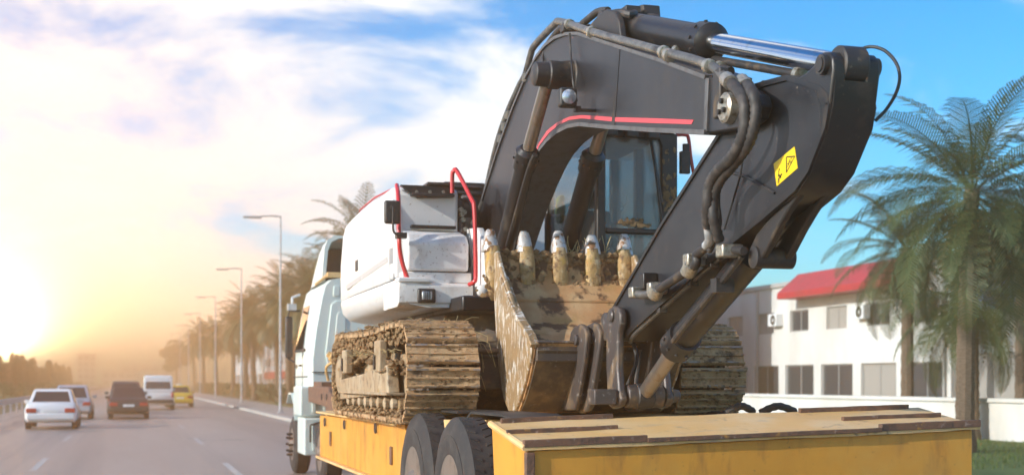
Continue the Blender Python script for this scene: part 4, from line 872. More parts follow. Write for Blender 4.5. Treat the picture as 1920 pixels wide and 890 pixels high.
b = MB(); b.box((CX0 - .01, CY0 - .04, CZ1 - .05), (CX1 + .01, CY1 + .01, CZ1 + .05)); b.build('cab_roof', M['black'], cab, bevel=.035, seg=3)
b = MB(); b.box((CX0 + .1, CY0 + .03, 3.33), (CX1 - .19, CY0 + .04, CZ1 - .13)); b.build('windscreen', M['cabglass'], cab, smooth=False)
b = MB(); b.box((CX0 + .1, CY0 + .03, CZ0 + .22), (CX1 - .19, CY0 + .04, 3.27)); b.build('lower_windscreen', M['cabglass'], cab, smooth=False)
b = MB(); b.box((CX0 + .03, CY0 + .11, 3.12), (CX0 + .036, CY1 - .1, CZ1 - .06)); b.build('side_window', M['sideglass'], cab, smooth=False)
b = MB(); b.box((CX1 - .036, CY0 + .11, 3.1), (CX1 - .03, CY1 - .1, CZ1 - .06)); b.build('side_window', M['sideglass'], cab, smooth=False)
b = MB(); b.box((CX0 + .1, CY1 - .04, 3.1), (CX1 - .1, CY1 - .03, CZ1 - .06)); b.build('rear_window', M['sideglass'], cab, smooth=False)
b = MB(); b.box((5.0, 14.45, 2.85), (5.52, 14.95, 3.05)); b.box((5.02, 14.82, 3.05), (5.50, 14.98, 3.72)); b.box((5.12, 14.84, 3.74), (5.40, 14.96, 3.95)); b.build('operator_seat', M['seat'], cab, bevel=.05, seg=3)
b = MB(); q = Vector((5.25, 13.95, 3.38)); b.tube([q + Vector((.17 * math.cos(R(a)), .10 * math.sin(R(a)), .10 * math.sin(R(a)))) for a in range(0, 361, 24)], .014, 8); b.cyl(q, (5.25, 13.6, 2.8), .04, 8); b.build('control_wheel', M['plastic'], cab)
b = MB(); b.box((CX0 + .12, 13.5, 2.8), (CX0 + .28, 14.6, 3.15)); b.box((5.5, 13.7, 2.8), (5.68, 14.5, 3.15)); b.build('console', M['plastic'], cab, bevel=.03)
b = MB(); w0 = spot(1236, 455, Y=CY0 - .03); w1 = spot(1222, 262, Y=CY0 - .03); b.tube([spot(1252, 470, Y=CY0 - .05), w0.lerp(w1, .35) + Vector((.03, -.02, 0)), w1], .014, 6); b.tube([spot(1240, 380, Y=CY0 - .025), w1 + Vector((-.012, 0, .02))], .02, 6); b.build('wiper', M['plastic'], cab)
for px, py in ((1147, 246), (1186, 249), (1226, 252)):
    q = spot(px, py, Y=CY0 - .12); b = MB(); b.box((q.x - .07, CY0 - .13, q.z - .05), (q.x + .07, CY0 - .04, q.z + .06)); b.build('roof_lamp', M['plastic'], cab, bevel=.02)
# left mirror and its red guard rail
b = MB(); b.tube([spot(1268, 253, Y=13.5), spot(1285, 253, Y=13.5), spot(1291, 260, Y=13.5), spot(1296, 300, Y=13.5), spot(1304, 345, Y=13.5), spot(1316, 420, Y=13.6)], .020, 8, 4); b.build('mirror_rail', M['red'], cab)
q = spot(1283, 305, Y=13.45); b = MB(); b.box((q.x - .05, 13.42, q.z - .12), (q.x + .06, 13.48, q.z + .12)); b.tube([(q.x + .01, 13.5, q.z + .08), spot(1290, 270, Y=13.5)], .012, 6); q2 = spot(1286, 278, Y=13.47); b.box((q2.x - .03, 13.46, q2.z - .07), (q2.x + .04, 13.5, q2.z + .05)); b.build('mirror', M['plastic'], cab, bevel=.02)
# mud splashes on the pillar
b = MB(); rnd = random.Random(8)
for i in range(70): 
    z = 3.3 + rnd.random() ** 1.4 * .9; b.ico((CX1 - rnd.uniform(.02, .17), CY0 - .004, z if rnd.random() < .6 else rnd.uniform(3.5, 3.8)), rnd.uniform(.006, .022), 1, .3, (1, .3, 1.8), rnd)
for i in range(26): b.ico((5.2 + rnd.gauss(0, .08), CY0 - .004, 3.36 + abs(rnd.gauss(0, .03))), rnd.uniform(.01, .03), 1, .3, (1.3, .25, 1), rnd)
o = b.build('mud', M['mud'], cab, recalc=False); o['kind'] = 'stuff'
# hi-vis jacket hanging inside
b = MB(); q = spot(1047, 390, Y=14.92); X = q.x + .02
rs = []
for i in range(9):
    t = i / 8; z = q.z + .13 - .30 * t; w = .08 + .09 * math.sin(math.pi * (.25 + .6 * t)); rs.append([(X + .022 * math.cos(a) + .006 * math.sin(3 * a + i), q.y + w * math.sin(a), z + .012 * math.sin(2 * a)) for a in [2 * math.pi * k / 14 for k in range(14)]])
b.rings(rs); hv = b.build('hi_vis_vest', M['hivis'], None, ang=60); tag(hv, 'fluorescent yellow green vest hanging inside the excavator cab window', 'vest')

# ---- boom
BM0, BM1 = 3.97, 4.30
outer = [(893, 432), (898, 405), (915, 345), (935, 280), (962, 205), (988, 143), (1008, 106), (1024, 85), (1042, 71), (1062, 64), (1085, 63), (1150, 84), (1240, 113), (1326, 145)]
inner = [(1326, 248), (1230, 244), (1140, 238), (1112, 235), (1090, 233), (1068, 237), (1048, 247), (1030, 262), (1012, 284), (998, 310), (985, 340), (965, 392), (950, 440), (938, 478), (905, 470)]
b = MB(); b.prism(yz(outer + inner, BM0), BM0, BM1); boom = b.build('boom', M['grey'], ex, ang=28)
b = MB(); b.ribbon(yz(inner[:-1], BM0), BM0 - .025, BM1 + .025, .035); b.build('lower_flange', M['greyd'], boom, ang=30)
b = MB(); b.ribbon(yz([(905, 375)] + outer[3:], BM0), BM0 - .02, BM1 + .02, .03); b.build('upper_flange', M['greyd'], boom, ang=30)
def offset_poly(pts, d):
    out = []
    for i, p in enumerate(pts):
        a = Vector(pts[max(i - 1, 0)]); c = Vector(pts[min(i + 1, len(pts) - 1)]); t = (c - a).normalized(); n = Vector((-t.y, t.x)); out.append(tuple(Vector(p) + n * d))
    return out
# red stripe above the lower edge
st = [(1297, 233), (1230, 231), (1150, 228), (1112, 224), (1090, 222), (1068, 225), (1048, 234), (1030, 249), (1012, 272), (1004, 290)]
lo_ = [(1301, 225), (1230, 222), (1150, 220), (1112, 217), (1090, 216), (1068, 219), (1046, 229), (1026, 245), (1011, 268), (1003, 285)]
b = MB(); A_ = yz(st, BM0); B__ = yz(lo_, BM0)
b.rings([[(BM0 - .003, *p), (BM0 - .003, *q), (BM0 + .01, *q), (BM0 + .01, *p)] for p, q in zip(A_, B__)]); b.build('red_stripe', M['stripe'], boom, smooth=False)
b = MB(); b.prism(yz([(1158, 88), (1163, 89), (1153, 238), (1147, 238)], BM0), BM0 - .004, BM0 + .01); b.build('weld_seam', M['black'], boom)
# nose with its two ears round the stick
nose = [(1326, 143), (1352, 152), (1400, 166), (1418, 178), (1424, 198), (1416, 222), (1396, 238), (1326, 250)]
for x0, x1 in ((BM0 + .004, BM0 + .10), (4.39, 4.46)):
    b = MB(); b.prism(yz(nose, BM0), x0, x1); b.build('nose_plate', M['grey'], boom, bevel=.012)
b = MB(); b.prism(yz([(1325, 146), (1331, 147), (1327, 247), (1321, 247)], BM0), BM0 - .012, BM0 + .01); b.build('weld_seam', M['greyd'], boom, bevel=.004)
q = spot(1371, 203, X=BM0)
b = MB(); b.lathe((BM0 + .01, q.y, q.z), (-1, 0, 0), [(0, .11), (.06, .105), (.075, .085), (.075, .01)], 24); pn = b.build('pivot_pin', M['fitting'], boom)
b = MB()
for a in (90, 210, 330): b.cyl((BM0 - .064, q.y + .045 * math.cos(R(a)), q.z + .045 * math.sin(R(a))), (BM0 - .085, q.y + .045 * math.cos(R(a)), q.z + .045 * math.sin(R(a))), .020, 6)
b.build('bolt', M['ink'], pn)
# foot pin of the boom and side wedge plate
b = MB(); b.prism(yz([(893, 432), (925, 395), (960, 350), (950, 440), (938, 478), (900, 470)], BM0), BM0 - .03, BM0 - .001); b.build('foot_plate', M['black'], boom, bevel=.008)
# boss that carries both lift cylinders
q = spot(1072, 143, X=BM0)
BY, BZ = q.y, q.z
b = MB(); b.lathe((BM0 + .01, BY, BZ), (-1, 0, 0), [(0, .17), (.02, .145), (.14, .125), (.15, .13), (.24, .13), (.25, .115), (.37, .11), (.385, .09)], 24); b.build('cylinder_boss', M['castb'], boom, ang=40)
b = MB(); b.lathe((BM1 - .01, BY, BZ), (1, 0, 0), [(0, .15), (.12, .125), (.36, .11), (.37, .09)], 20); b.build('cylinder_boss', M['castb'], boom, ang=40)
# boom work lamp on a bracket
LX = BM0 - .26; q = spot(1063, 184, X=LX)
b = MB(); b.box((LX - .08, q.y - .06, q.z - .085), (LX + .08, q.y + .05, q.z + .085)); bl = b.build('work_light', M['plastic'], boom, bevel=.025, seg=3)
b = MB(); b.lathe((LX, q.y - .058, q.z), (0, -1, 0), [(0, .066), (.012, .064), (.02, .05), (.026, .01)], 20); b.build('lens', M['lens'], bl)
b = MB(); b.tube([(LX + .08, q.y, q.z - .09), (LX + .13, q.y, q.z - .10), (BM0, q.y - .02, q.z - .10)], .016, 6); b.box((LX + .07, q.y - .03, q.z - .115), (LX + .12, q.y + .03, q.z - .07)); b.build('bracket', M['castb'], bl)
b = MB(); b.tube([spot(1068, 62, X=BM0 - .06), spot(1070, 100, X=BM0 - .05), spot(1073, 140, X=BM0 - .12), spot(1076, 165, X=BM0 - .12), spot(1082, 190, X=BM0 - .08)], .009, 5, 4); b.build('lamp_cable', M['plastic'], bl)
def ram(name, eye0, rodend, barrel0, barrel1, rb, rr, X, mb='black', mr_='oldrod', gland=.14, parent=None):
    """hydraulic cylinder: barrel with gland ring, rod and an eye at the rod end"""
    d = (barrel0 - barrel1).normalized()
    b = MB(); b.cyl(barrel1, barrel0, rb, 24); b.lathe(barrel0 - d * gland, d, [(0, rb), (.005, rb * 1.2), (gland - .01, rb * 1.22), (gland, rb * 1.12), (gland + .03, rb * .85), (gland + .035, rr)], 24); c = b.build(name, M[mb], parent or ex)
    b = MB(); b.cyl(barrel0 - d * .05, rodend, rr, 20); b.build('rod', M[mr_], c)
    b = MB(); b.lathe(rodend - Vector((rr * 1.15, 0, 0)), (1, 0, 0), [(0, rr * 1.5), (.01, rr * 1.65), (rr * 2.3 - .01, rr * 1.65), (rr * 2.3, rr * 1.5)], 20); b.build('rod_eye', M['castb'], c)
    b = MB()
    for k in range(10):
        a = 2 * math.pi * k / 10; u = d.cross(Vector((1, 0, .2))).normalized(); w = d.cross(u); o_ = barrel0 - d * (gland * .5) + (u * math.cos(a) + w * math.sin(a)) * rb * 1.2; b.cyl(o_, o_ + (u * math.cos(a) + w * math.sin(a)) * .014, .014, 6)
    b.build('gland_bolt', M['castb'], c)['kind'] = 'stuff'
    return c
LXC = BM0 - .22
c = ram('boom_cylinder', None, Vector((LXC, BY, BZ)), spot(990, 283, X=LXC), spot(938, 500, X=LXC), .098, .062, LXC, gland=.20)
RXC = BM1 + .13
c2 = copy_tree(c)
c2.parent = ex; c2.location = c.location + Vector((RXC - LXC, 0, 0))
# gland clamps with a hose along the barrel
b = MB(); b.tube([spot(1003, 290, X=LXC - .02), spot(990, 320, X=LXC - .03), spot(962, 420, X=LXC - .03), spot(945, 480, X=LXC)], .022, 8, 3); b.build('cylinder_pipe', M['castb'], c)

# ---- stick
S0, S1 = 4.09, 4.38
body = [(1349, 252), (1392, 172), (1405, 165), (1440, 155), (1478, 146), (1515, 157), (1545, 168), (1554, 178), (1557, 194), (1550, 236), (1518, 318), (1495, 352), (1430, 408), (1370, 455), (1290, 522), (1190, 613), (1168, 634), (1148, 640), (1136, 620), (1132, 604), (1145, 588), (1240, 425)]
b = MB(); b.prism(yz(body, S0), S0, S1); stick = b.build('stick', M['grey'], ex, ang=28)
b = MB(); b.ribbon(yz([(1405, 166), (1440, 156), (1478, 146), (1515, 157), (1543, 168), (1554, 180), (1556, 196)], S0), S0 - .018, S1 + .018, .035); b.build('upper_flange', M['black'], stick)
b = MB(); b.ribbon(yz([(1556, 194), (1549, 236), (1517, 318), (1494, 352), (1430, 408), (1370, 456), (1290, 524), (1188, 615), (1170, 634)], S0), S0 - .018, S1 + .018, .045); b.build('outer_flange', M['black'], stick, ang=30)
b = MB(); b.ribbon(yz([(1360, 236), (1349, 254), (1240, 425), (1146, 588)], S0), S0 - .015, S1 + .015, .03); b.build('inner_flange', M['black'], stick, ang=30)
# clevis ears at the top for the stick cylinder, cast block behind them
ear = [(1492, 149), (1515, 137), (1530, 122), (1538, 106), (1547, 98), (1558, 98), (1566, 108), (1567, 130), (1563, 165), (1559, 200), (1551, 240), (1540, 244), (1540, 200), (1532, 172)]
ears = yz(ear, S0)
for x0, x1 in ((S0 - .016, S0 + .075), (S1 - .075, S1 + .016)):
    b = MB(); b.prism(ears, x0, x1); b.build('clevis_ear', M['black'], stick, bevel=.014)
q = spot(1551, 122, X=S0)
b = MB(); b.cyl((S0 - .05, q.y, q.z), (S1 + .05, q.y, q.z), .062, 20); b.cyl((S0 - .06, q.y, q.z), (S0 - .049, q.y, q.z), .045, 14); b.build('clevis_pin', M['castb'], stick)
PINY, PINZ = q.y, q.z
# dark cast outer face below the ears and wear ridges
b = MB(); b.ribbon(yz([(1564, 150), (1560, 196), (1551, 238), (1519, 320), (1497, 354), (1470, 378)], S0), S0 + .002, S1 - .002, .03); b.build('outer_cover', M['black'], stick, ang=30)
# bucket-cylinder brackets on the outer face
br = [(1500, 350), (1470, 395), (1450, 430), (1430, 470), (1415, 494), (1402, 497), (1396, 485), (1400, 466), (1412, 440), (1440, 405)]
for x0, x1 in ((S0 + .02, S0 + .075), (S1 - .085, S1 - .03)):
    b = MB(); b.prism(yz(br, S0), x0, x1); b.build('cylinder_bracket', M['castb'], stick, bevel=.012)
brs = [(1512, 358), (1484, 400), (1462, 440), (1448, 478), (1432, 497), (1418, 492), (1430, 455), (1452, 415)]
b = MB(); b.prism(yz(brs, S1), S1 - .015, S1 + .03); b.build('cylinder_bracket', M['castb'], stick, bevel=.012)
qb = spot(1412, 482, X=S0)
b = MB(); b.lathe((S0 - .01, qb.y, qb.z), (1, 0, 0), [(0, .05), (.01, .075), (.30, .075), (.31, .05)], 18); b.build('bracket_pin', M['castb'], stick)
# warning sticker
SX = S0 - .0025
dq = [(1451, 307), (1490, 275), (1496, 315), (1457, 349)]
b = MB(); b.prism(yz(dq, S0), SX, S0 + .004); dc = b.build('warning_sticker', M['decal'], stick, smooth=False)
def on_decal(u, v):   # u along the top edge, v down
    a, bb, c_, dd = [Vector(p) for p in dq]; return tuple((a + (bb - a) * u) * (1 - v) + (dd + (c_ - dd) * u) * v)
def ink(polys, name):
    b = MB()
    for pl in polys: b.prism(yz([on_decal(*p) for p in pl], S0), SX - .0012, SX + .0008)
    b.build(name, M['ink'], dc, smooth=False)
def stroke(p, q, w):
    p, q = Vector(p), Vector(q); n = Vector((-(q - p).y, (q - p).x)).normalized() * w / 2; return [tuple(p - n), tuple(q - n), tuple(q + n), tuple(p + n)]
T = [(.60, .16), (.96, .42), (.50, .80)]
ink([stroke(T[0], T[1], .05), stroke(T[1], T[2], .045), stroke(T[2], T[0], .045)], 'warning_triangle')
ink([stroke((.72, .38), (.66, .52), .05), stroke((.76, .36), (.82, .40), .04), stroke((.60, .48), (.66, .52), .04), stroke((.66, .52), (.58, .60), .03), stroke((.77, .46), (.74, .56), .035)], 'warning_figure')
ink([stroke((.20, .42), (.15, .62), .03), [(.17, .46), (.25, .46), (.22, .36)], [(.11, .60), (.20, .62), (.14, .70)]], 'warning_arrow')
ink([stroke((.10, .80), (.24, .72), .07), stroke((.18, .66), (.24, .82), .05), stroke((.06, .86), (.16, .84), .04), stroke((.06, .94), (.16, .90), .04), [(.24, .66), (.31, .66), (.31, .74), (.24, .74)]], 'warning_figure')
b = MB(); b.prism(yz([on_decal(*p) for p in ((.16, .10), (.38, .10), (.38, .26), (.16, .26))], S0), SX - .0008, SX + .0008); b.build('warning_box', M['decal'], dc, smooth=False)

# ---- stick cylinder along the top of the boom
CXM = 4.235
bs0 = spot(1335, 79, X=CXM); bs1 = spot(1160, 45, X=CXM)
sc_ = ram('stick_cylinder', None, Vector((CXM, PINY, PINZ)), bs0, bs1, .118, .074, CXM, 'black', 'chrome', .20)
b = MB(); d = (bs0 - bs1).normalized(); b.lathe(bs1 - d * .12, d, [(0, .06), (.02, .10), (.12, .118)], 24); b.lathe(bs1 - d * .2 - Vector((.11, 0, 0)), (1, 0, 0), [(0, .10), (.22, .10)], 20); b.build('base_eye', M['castb'], sc_)
for x0, x1 in ((CXM - .21, CXM - .15), (CXM + .15, CXM + .21)):
    b = MB(); b.prism(yz([(1095, 66), (1128, 28), (1142, 18), (1158, 22), (1166, 40), (1172, 84), (1150, 82)], CXM - .18), x0, x1); b.build('cylinder_lug', M['castb'], boom, bevel=.012)
b = MB(); b.tube([spot(1142, 27, X=4.1), spot(1165, 24, X=4.1), spot(1180, 28, X=4.12), spot(1190, 25, X=4.2)], .034, 8, 4); b.build('cylinder_hose', M['hose'], sc_)
b = MB(); q = spot(1180, 20, X=4.25); b.box((q.x - .07, q.y - .10, q.z - .045), (q.x + .07, q.y + .08, q.z + .02)); q = spot(1208, 36, X=4.45); b.prism([(q.y + .2, q.z - .07), (q.y - .1, q.z + .09), (q.y - .2, q.z + .07), (q.y - .22, q.z - .05)], 4.36, 4.52); b.tube([spot(1190, 28, X=4.42), spot(1240, 42, X=4.42), spot(1330, 70, X=4.42)], .028, 8); b.build('valve_block', M['castb'], sc_, bevel=.012)

# ---- bucket cylinder under the stick
bb0 = spot(1266, 652, X=CXM); bb1 = spot(1412, 478, X=CXM); be = spot(1206, 742, X=CXM)
bc = ram('bucket_cylinder', None, be, bb0, bb1, .112, .066, CXM, 'black', 'oldrod', .24)
b = MB(); b.tube([spot(1392, 478, X=CXM - .16), spot(1360, 520, X=CXM - .16), spot(1300, 592, X=CXM - .16), spot(1262, 640, X=CXM - .14)], .024, 8, 3); q = spot(1352, 535, X=CXM - .15); b.box((q.x - .06, q.y - .05, q.z - .05), (q.x + .08, q.y + .05, q.z + .05)); b.build('cylinder_pipe', M['castb'], bc)

# ---- bucket
K0, K1 = 3.50, 5.00
back = [(921, 478), (925, 545), (929, 620), (934, 690), (943, 745), (953, 771)]
front = [(966, 770), (976, 742), (985, 712), (992, 680), (996, 656), (997, 642)]
mouth = [(994, 634), (987, 622), (978, 606), (967, 584), (957, 560), (948, 534), (940, 508), (934, 488), (930, 470)]
BK = yz(back, K0); FR = yz(front, K0); MO = yz(mouth, K0)
# shell: the back bulges a little further than the cheek line
shell = [(y + .02, z) for y, z in BK] + FR
b = MB(); b.ribbon(shell, K0 + .03, K1 - .03, .035); bkt = b.build('bucket', M['bucket'], ex, ang=40)
for x0, x1 in ((K0, K0 + .045), (K1 - .045, K1)):
    b = MB(); b.prism(BK + FR + MO, x0, x1); b.build('cheek_plate', M['cheek'], bkt, bevel=.012)
b = MB(); b.ribbon(yz([(940, 520), (956, 566), (974, 602), (991, 630), (998, 648)], K0), K0 - .02, K0 + .07, .045); b.build('side_cutter', M['cheek'], bkt, bevel=.01)
b = MB(); b.ribbon([(y - .032, z) for y, z in FR[:-1]], K0 + .05, K1 - .05, .02); b.build('top_plate', M['muddy'], bkt, ang=40)
# lip with wear seam and torque tube
LIPY, LIPZ = BK[0]
b = MB(); b.prism([(LIPY - .035, LIPZ - .12), (LIPY - .025, LIPZ + .03), (LIPY + .05, LIPZ + .03), (LIPY + .06, LIPZ - .12)], K0 - .005, K1 + .005); b.build('lip', M['bucket'], bkt, bevel=.012)
b = MB(); wy = 12.60; wz = 2.50; b.box((K0 + .05, wy - .03, wz - .015), (K1 - .05, wy + .03, wz + .012)); b.build('weld_seam', M['bucket'], bkt, bevel=.006)
HY, HZ = FR[-1]
b = MB(); b.ribbon([(LIPY - .005, LIPZ - .06), (LIPY - .04, LIPZ - .22), (LIPY - .15, LIPZ - .36), (12.58, 2.47), (12.42, 2.28), (HY + .42, HZ + .04), (HY + .19, HZ - .02)], K0 + .046, K1 - .046, .03); b.build('added_inner_plate', M['bucket'], bkt, ang=50)  # added plate closing the dark cavity, tilted up to catch more sky light
b = MB(); b.box((K0 + .045, HY - .01, HZ - .17), (K1 - .045, HY + .20, HZ + .0)); b.box((K0 + .046, HY - .03, HZ - .005), (K1 - .046, HY + .22, HZ + .02)); b.build('torque_tube', M['linkage'], bkt, bevel=.012)
# teeth: adapter straddling the lip and a worn point
def sq(v): return math.copysign(abs(v) ** .6, v)
for k in range(5):
    px = (923, 985, 1047, 1108, 1168)[k]; X = spot(px, 460, Y=LIPY).x; rnd = random.Random(40 + k); lean = (-.02, -.01, 0, .01, .015)[k]
    rs = []
    for t, w, dp, off in ((-.46, .035, .02, -.06), (-.40, .065, .05, -.065), (-.25, .082, .065, -.06), (-.08, .080, .10, -.03), (.04, .070, .105, 0), (.09, .062, .09, .0)):
        rs.append([(X + w * sq(math.cos(a)) + lean * t, LIPY + off + dp * sq(math.sin(a)), LIPZ + t) for a in [2 * math.pi * (j + .5) / 16 for j in range(16)]])
    b = MB(); b.rings(rs); to = b.build('tooth', M['adapter'], bkt, ang=60)
    rs = []; hgt = rnd.uniform(.20, .25)
    for t, w, dp in ((.0, .080, .10), (.03, .083, .098), (.35, .072, .08), (.7, .058, .052), (.93, .044, .026), (1.0, .030, .016)):
        rs.append([(X + lean + w * (1 + rnd.uniform(-.03, .03)) * sq(math.cos(a)), LIPY + .01 * t + dp * sq(math.sin(a)), LIPZ + .035 + hgt * t) for a in [2 * math.pi * (j + .5) / 10 for j in range(10)]])
    b = MB(); b.rings(rs); b.build('tooth_point', M['tooth'], to, ang=60)
    b = MB()
    for j in range(34): b.ico((X + rnd.gauss(0, .085), LIPY - .10 + rnd.uniform(-.01, .02), LIPZ - .30 + rnd.gauss(0, .07)), rnd.uniform(.012, .032), 1, .3, (1.2, .5, 1.2), rnd)
    mo = b.build('mud', M['mud'], to, recalc=False); mo['kind'] = 'stuff'
b = MB(); rnd = random.Random(77)
for i in range(260):
    b.ico((rnd.uniform(K0 + .05, K1 - .05), LIPY - .03 + rnd.uniform(-.02, .03), LIPZ - abs(rnd.gauss(0, .10)) + .04), rnd.uniform(.012, .04), 1, .3, (1.3, .7, 1), rnd)
mo = b.build('mud', M['mud'], bkt, recalc=False); mo['kind'] = 'stuff'
b = MB()
for i in range(36):
    p = Vector((4.30 + rnd.uniform(-.12, .45), LIPY + rnd.uniform(-.02, .1), LIPZ + .02)); q = p + Vector((rnd.uniform(-.16, .16), rnd.uniform(-.05, .05), rnd.uniform(.02, .22))); b.tube([p, (p + q) / 2 + Vector((rnd.uniform(-.04, .04), 0, 0)), q], .004, 4)
mo = b.build('straw', M['straw'], bkt, recalc=False); mo['kind'] = 'stuff'
# ears, links and pins
E1 = [(1070, 640), (1073, 622), (1080, 611), (1090, 607), (1099, 613), (1103, 628), (1100, 660), (1094, 700), (1087, 740), (1080, 768), (1058, 769), (1050, 740), (1060, 690)]
for x0, x1 in ((3.93, 3.985), (4.60, 4.655)):
    b = MB(); b.prism(yz(E1, 3.95), x0, x1); b.build('bucket_ear', M['linkage'], bkt, bevel=.018)
E2 = [(1098, 640), (1099, 620), (1106, 609), (1116, 604), (1125, 609), (1130, 622), (1129, 645), (1122, 690), (1114, 735), (1112, 755), (1105, 770), (1092, 774), (1081, 768), (1078, 750), (1086, 715), (1094, 680)]
for x0, x1 in ((4.02, 4.085), (4.52, 4.585)):
    b = MB(); b.prism(yz(E2, 4.05), x0, x1); b.build('bucket_link', M['linkage'], bkt, bevel=.02)
def pin(px, py, X, x0, x1, r, m='linkage'):
    q = spot(px, py, X=X); b = MB(); b.lathe((x0, q.y, q.z), (1, 0, 0), [(0, r * .7), (.008, r), (x1 - x0 - .008, r), (x1 - x0, r * .7)], 18); return b.build('link_pin', M[m], bkt)
pin(1085, 637, 3.94, 3.895, 4.69, .05); pin(1113, 632, 4.03, 3.995, 4.61, .055); pin(1094, 744, 4.03, 3.985, 4.61, .06)
E3 = [(1143, 592), (1146, 580), (1155, 573), (1164, 576), (1169, 588), (1169, 605), (1164, 625), (1163, 690), (1166, 730), (1171, 748), (1165, 762), (1153, 766), (1145, 758), (1144, 735), (1142, 690), (1142, 625)]
for x0, x1 in ((S0 - .10, S0 - .035), (S1 + .035, S1 + .10)):
    b = MB(); b.prism(yz(E3, S0 - .07), x0, x1); b.build('rocker_link', M['linkage'], stick, bevel=.018)
q = spot(1150, 592, X=S0 - .09); b = MB(); b.lathe((S0 - .125, q.y, q.z), (1, 0, 0), [(0, .04), (.01, .052), (S1 - S0 + .24, .052), (S1 - S0 + .25, .04)], 18); b.build('rocker_pin', M['linkage'], stick)
b = MB(); b.lathe((S0 - .02, be.y, be.z), (1, 0, 0), [(0, .06), (.005, .10), (.13, .10), (.135, .075), (.22, .075), (.225, .10), (S1 - S0 + .04, .10), (S1 - S0 + .05, .06)], 20); b.lathe((S0 - .19, be.y, be.z), (1, 0, 0), [(0, .055), (.10, .06), (.17, .06)], 16); b.lathe((S1 + .1, be.y, be.z), (1, 0, 0), [(0, .08), (.03, .06), (.08, .055), (.09, .02)], 14); b.box((S0 - .32, be.y - .07, be.z - .07), (S0 - .12, be.y + .12, be.z + .06)); b.build('link_shaft', M['linkage'], stick, bevel=.01)
tb_ = spot(1138, 612, X=S0); b = MB(); b.lathe((S0 - .03, tb_.y, tb_.z), (1, 0, 0), [(0, .10), (.01, .125), (S1 - S0 + .05, .125), (S1 - S0 + .06, .10)], 24); b.build('tip_boss', M['linkage'], stick)
b = MB(); b.tube([spot(1186, 640, X=4.3), spot(1194, 670, X=4.3), spot(1186, 700, X=4.25), spot(1170, 735, X=4.2)], .020, 8, 5, rf=lambda i, m: 1.0 if i % 2 else .82); b.tube([spot(1200, 655, X=4.34), spot(1196, 690, X=4.34), spot(1190, 735, X=4.3)], .020, 8, 5, rf=lambda i, m: 1.0 if i % 2 else .82); b.build('grease_hose', M['hose'], stick)

# ---- pipes and hoses
def pipe(path, r, name='hydraulic_pipe', m='pipe', sm=4, n=8, parent=None, rib=False):
    b = MB(); P = [spot(px, py, X=x) for px, py, x in path]
    if rib:
        P = catmull(P, 10); Q = [P[0]]; step = .022
        for p in P[1:]:
            while (p - Q[-1]).length >= step: Q.append(Q[-1] + (p - Q[-1]).normalized() * step)
        b.tube(Q, r, n, rf=lambda i, m_: 1.0 if i % 2 else .84)
        return b.build(name, M[m], parent or boom, ang=80)
    b.tube(P, r, n, sm); return b.build(name, M[m], parent or boom, ang=60)
a1 = BM0 + .02
pipe([(884, 418, a1), (893, 404, a1), (908, 372, a1), (922, 310, a1), (934, 262, a1), (950, 215, a1), (972, 165, a1), (985, 140, a1), (995, 103, a1), (1003, 85, a1), (1040, 46, a1), (1048, 41, a1), (1075, 48, a1), (1110, 60, a1 - .04), (1240, 96, a1 - .04), (1300, 112, a1 - .04), (1340, 128, a1 - .04), (1362, 150, a1 - .06)], .036, sm=5)
a2 = BM0 + .20
pipe([(905, 420, a2), (920, 372, a2), (940, 300, a2), (962, 240, a2), (985, 180, a2), (1005, 120, a2), (1020, 95, a2), (1050, 55, a2), (1075, 50, a2), (1120, 62, a2), (1240, 100, a2), (1310, 118, a2), (1370, 134, a2)], .034, m='castb')
a3 = BM0 + .29
pipe([(928, 380, a3), (958, 280, a3), (990, 190, a3), (1020, 110, a3), (1045, 62, a3), (1080, 48, a3), (1130, 58, a3), (1250, 92, a3), (1330, 110, a3), (1420, 126, a3), (1500, 140, a3)], .030, m='castb')
pipe([(1092, 45, a2), (1108, 32, a2), (1122, 22, a2), (1140, 20, a2)], .034, name='hydraulic_hose', m='hose', sm=6)
pipe([(1020, 130, a1 - .05), (1018, 100, a1 - .02), (1030, 80, a1), (1048, 70, a1)], .010, name='cable', m='plastic')
# pipe clamps
for px, py, x in ((985, 148, a1), (983, 154, a2), (945, 240, a1), (938, 262, a1), (952, 218, a1)):
    q = spot(px, py, X=x); b = MB(); b.lathe(q + Vector((0, -.05, -.04)), (0, -.45, 1), [(0, .045), (.005, .055), (.09, .055), (.095, .045)], 12); b.build('pipe_clamp', M['pipe'], boom)
for px, py, x in ((1246, 98, a1 - .04), (1272, 96, a2), (1255, 104, a1 - .04), (1330, 124, a1 - .05), (1350, 128, a2), (1110, 60, a1 - .03), (1068, 46, a1), (1500, 140, a3)):
    q = spot(px, py, X=x); b = MB(); b.lathe(q + Vector((0, .035, .01)), (0, -1, -.35), [(0, .04), (.004, .052), (.055, .052), (.06, .04)], 12); b.build('pipe_clamp', M['fitting'], boom)
b = MB()
for px, py in ((985, 153), (952, 225), (944, 262)): q = spot(px, py, X=a1); b = MB(); b.box((q.x, q.y - .04, q.z - .03), (q.x + .4, q.y + .04, q.z + .03)); b.build('clamp_bar', M['castb'], boom, bevel=.008)
b = MB()
q = spot(1064, 52, X=a1); b.box((q.x - .06, q.y - .05, q.z - .05), (q.x + .5, q.y + .05, q.z + .03)); b.build('clamp_bar', M['castb'], boom, bevel=.008)
b = MB(); q = spot(1350, 175, X=BM0 - .03); b.box((BM0 - .06, q.y - .06, q.z - .17), (BM0 + .01, q.y + .06, q.z + .17)); b.build('clamp_plate', M['castb'], boom, bevel=.012)
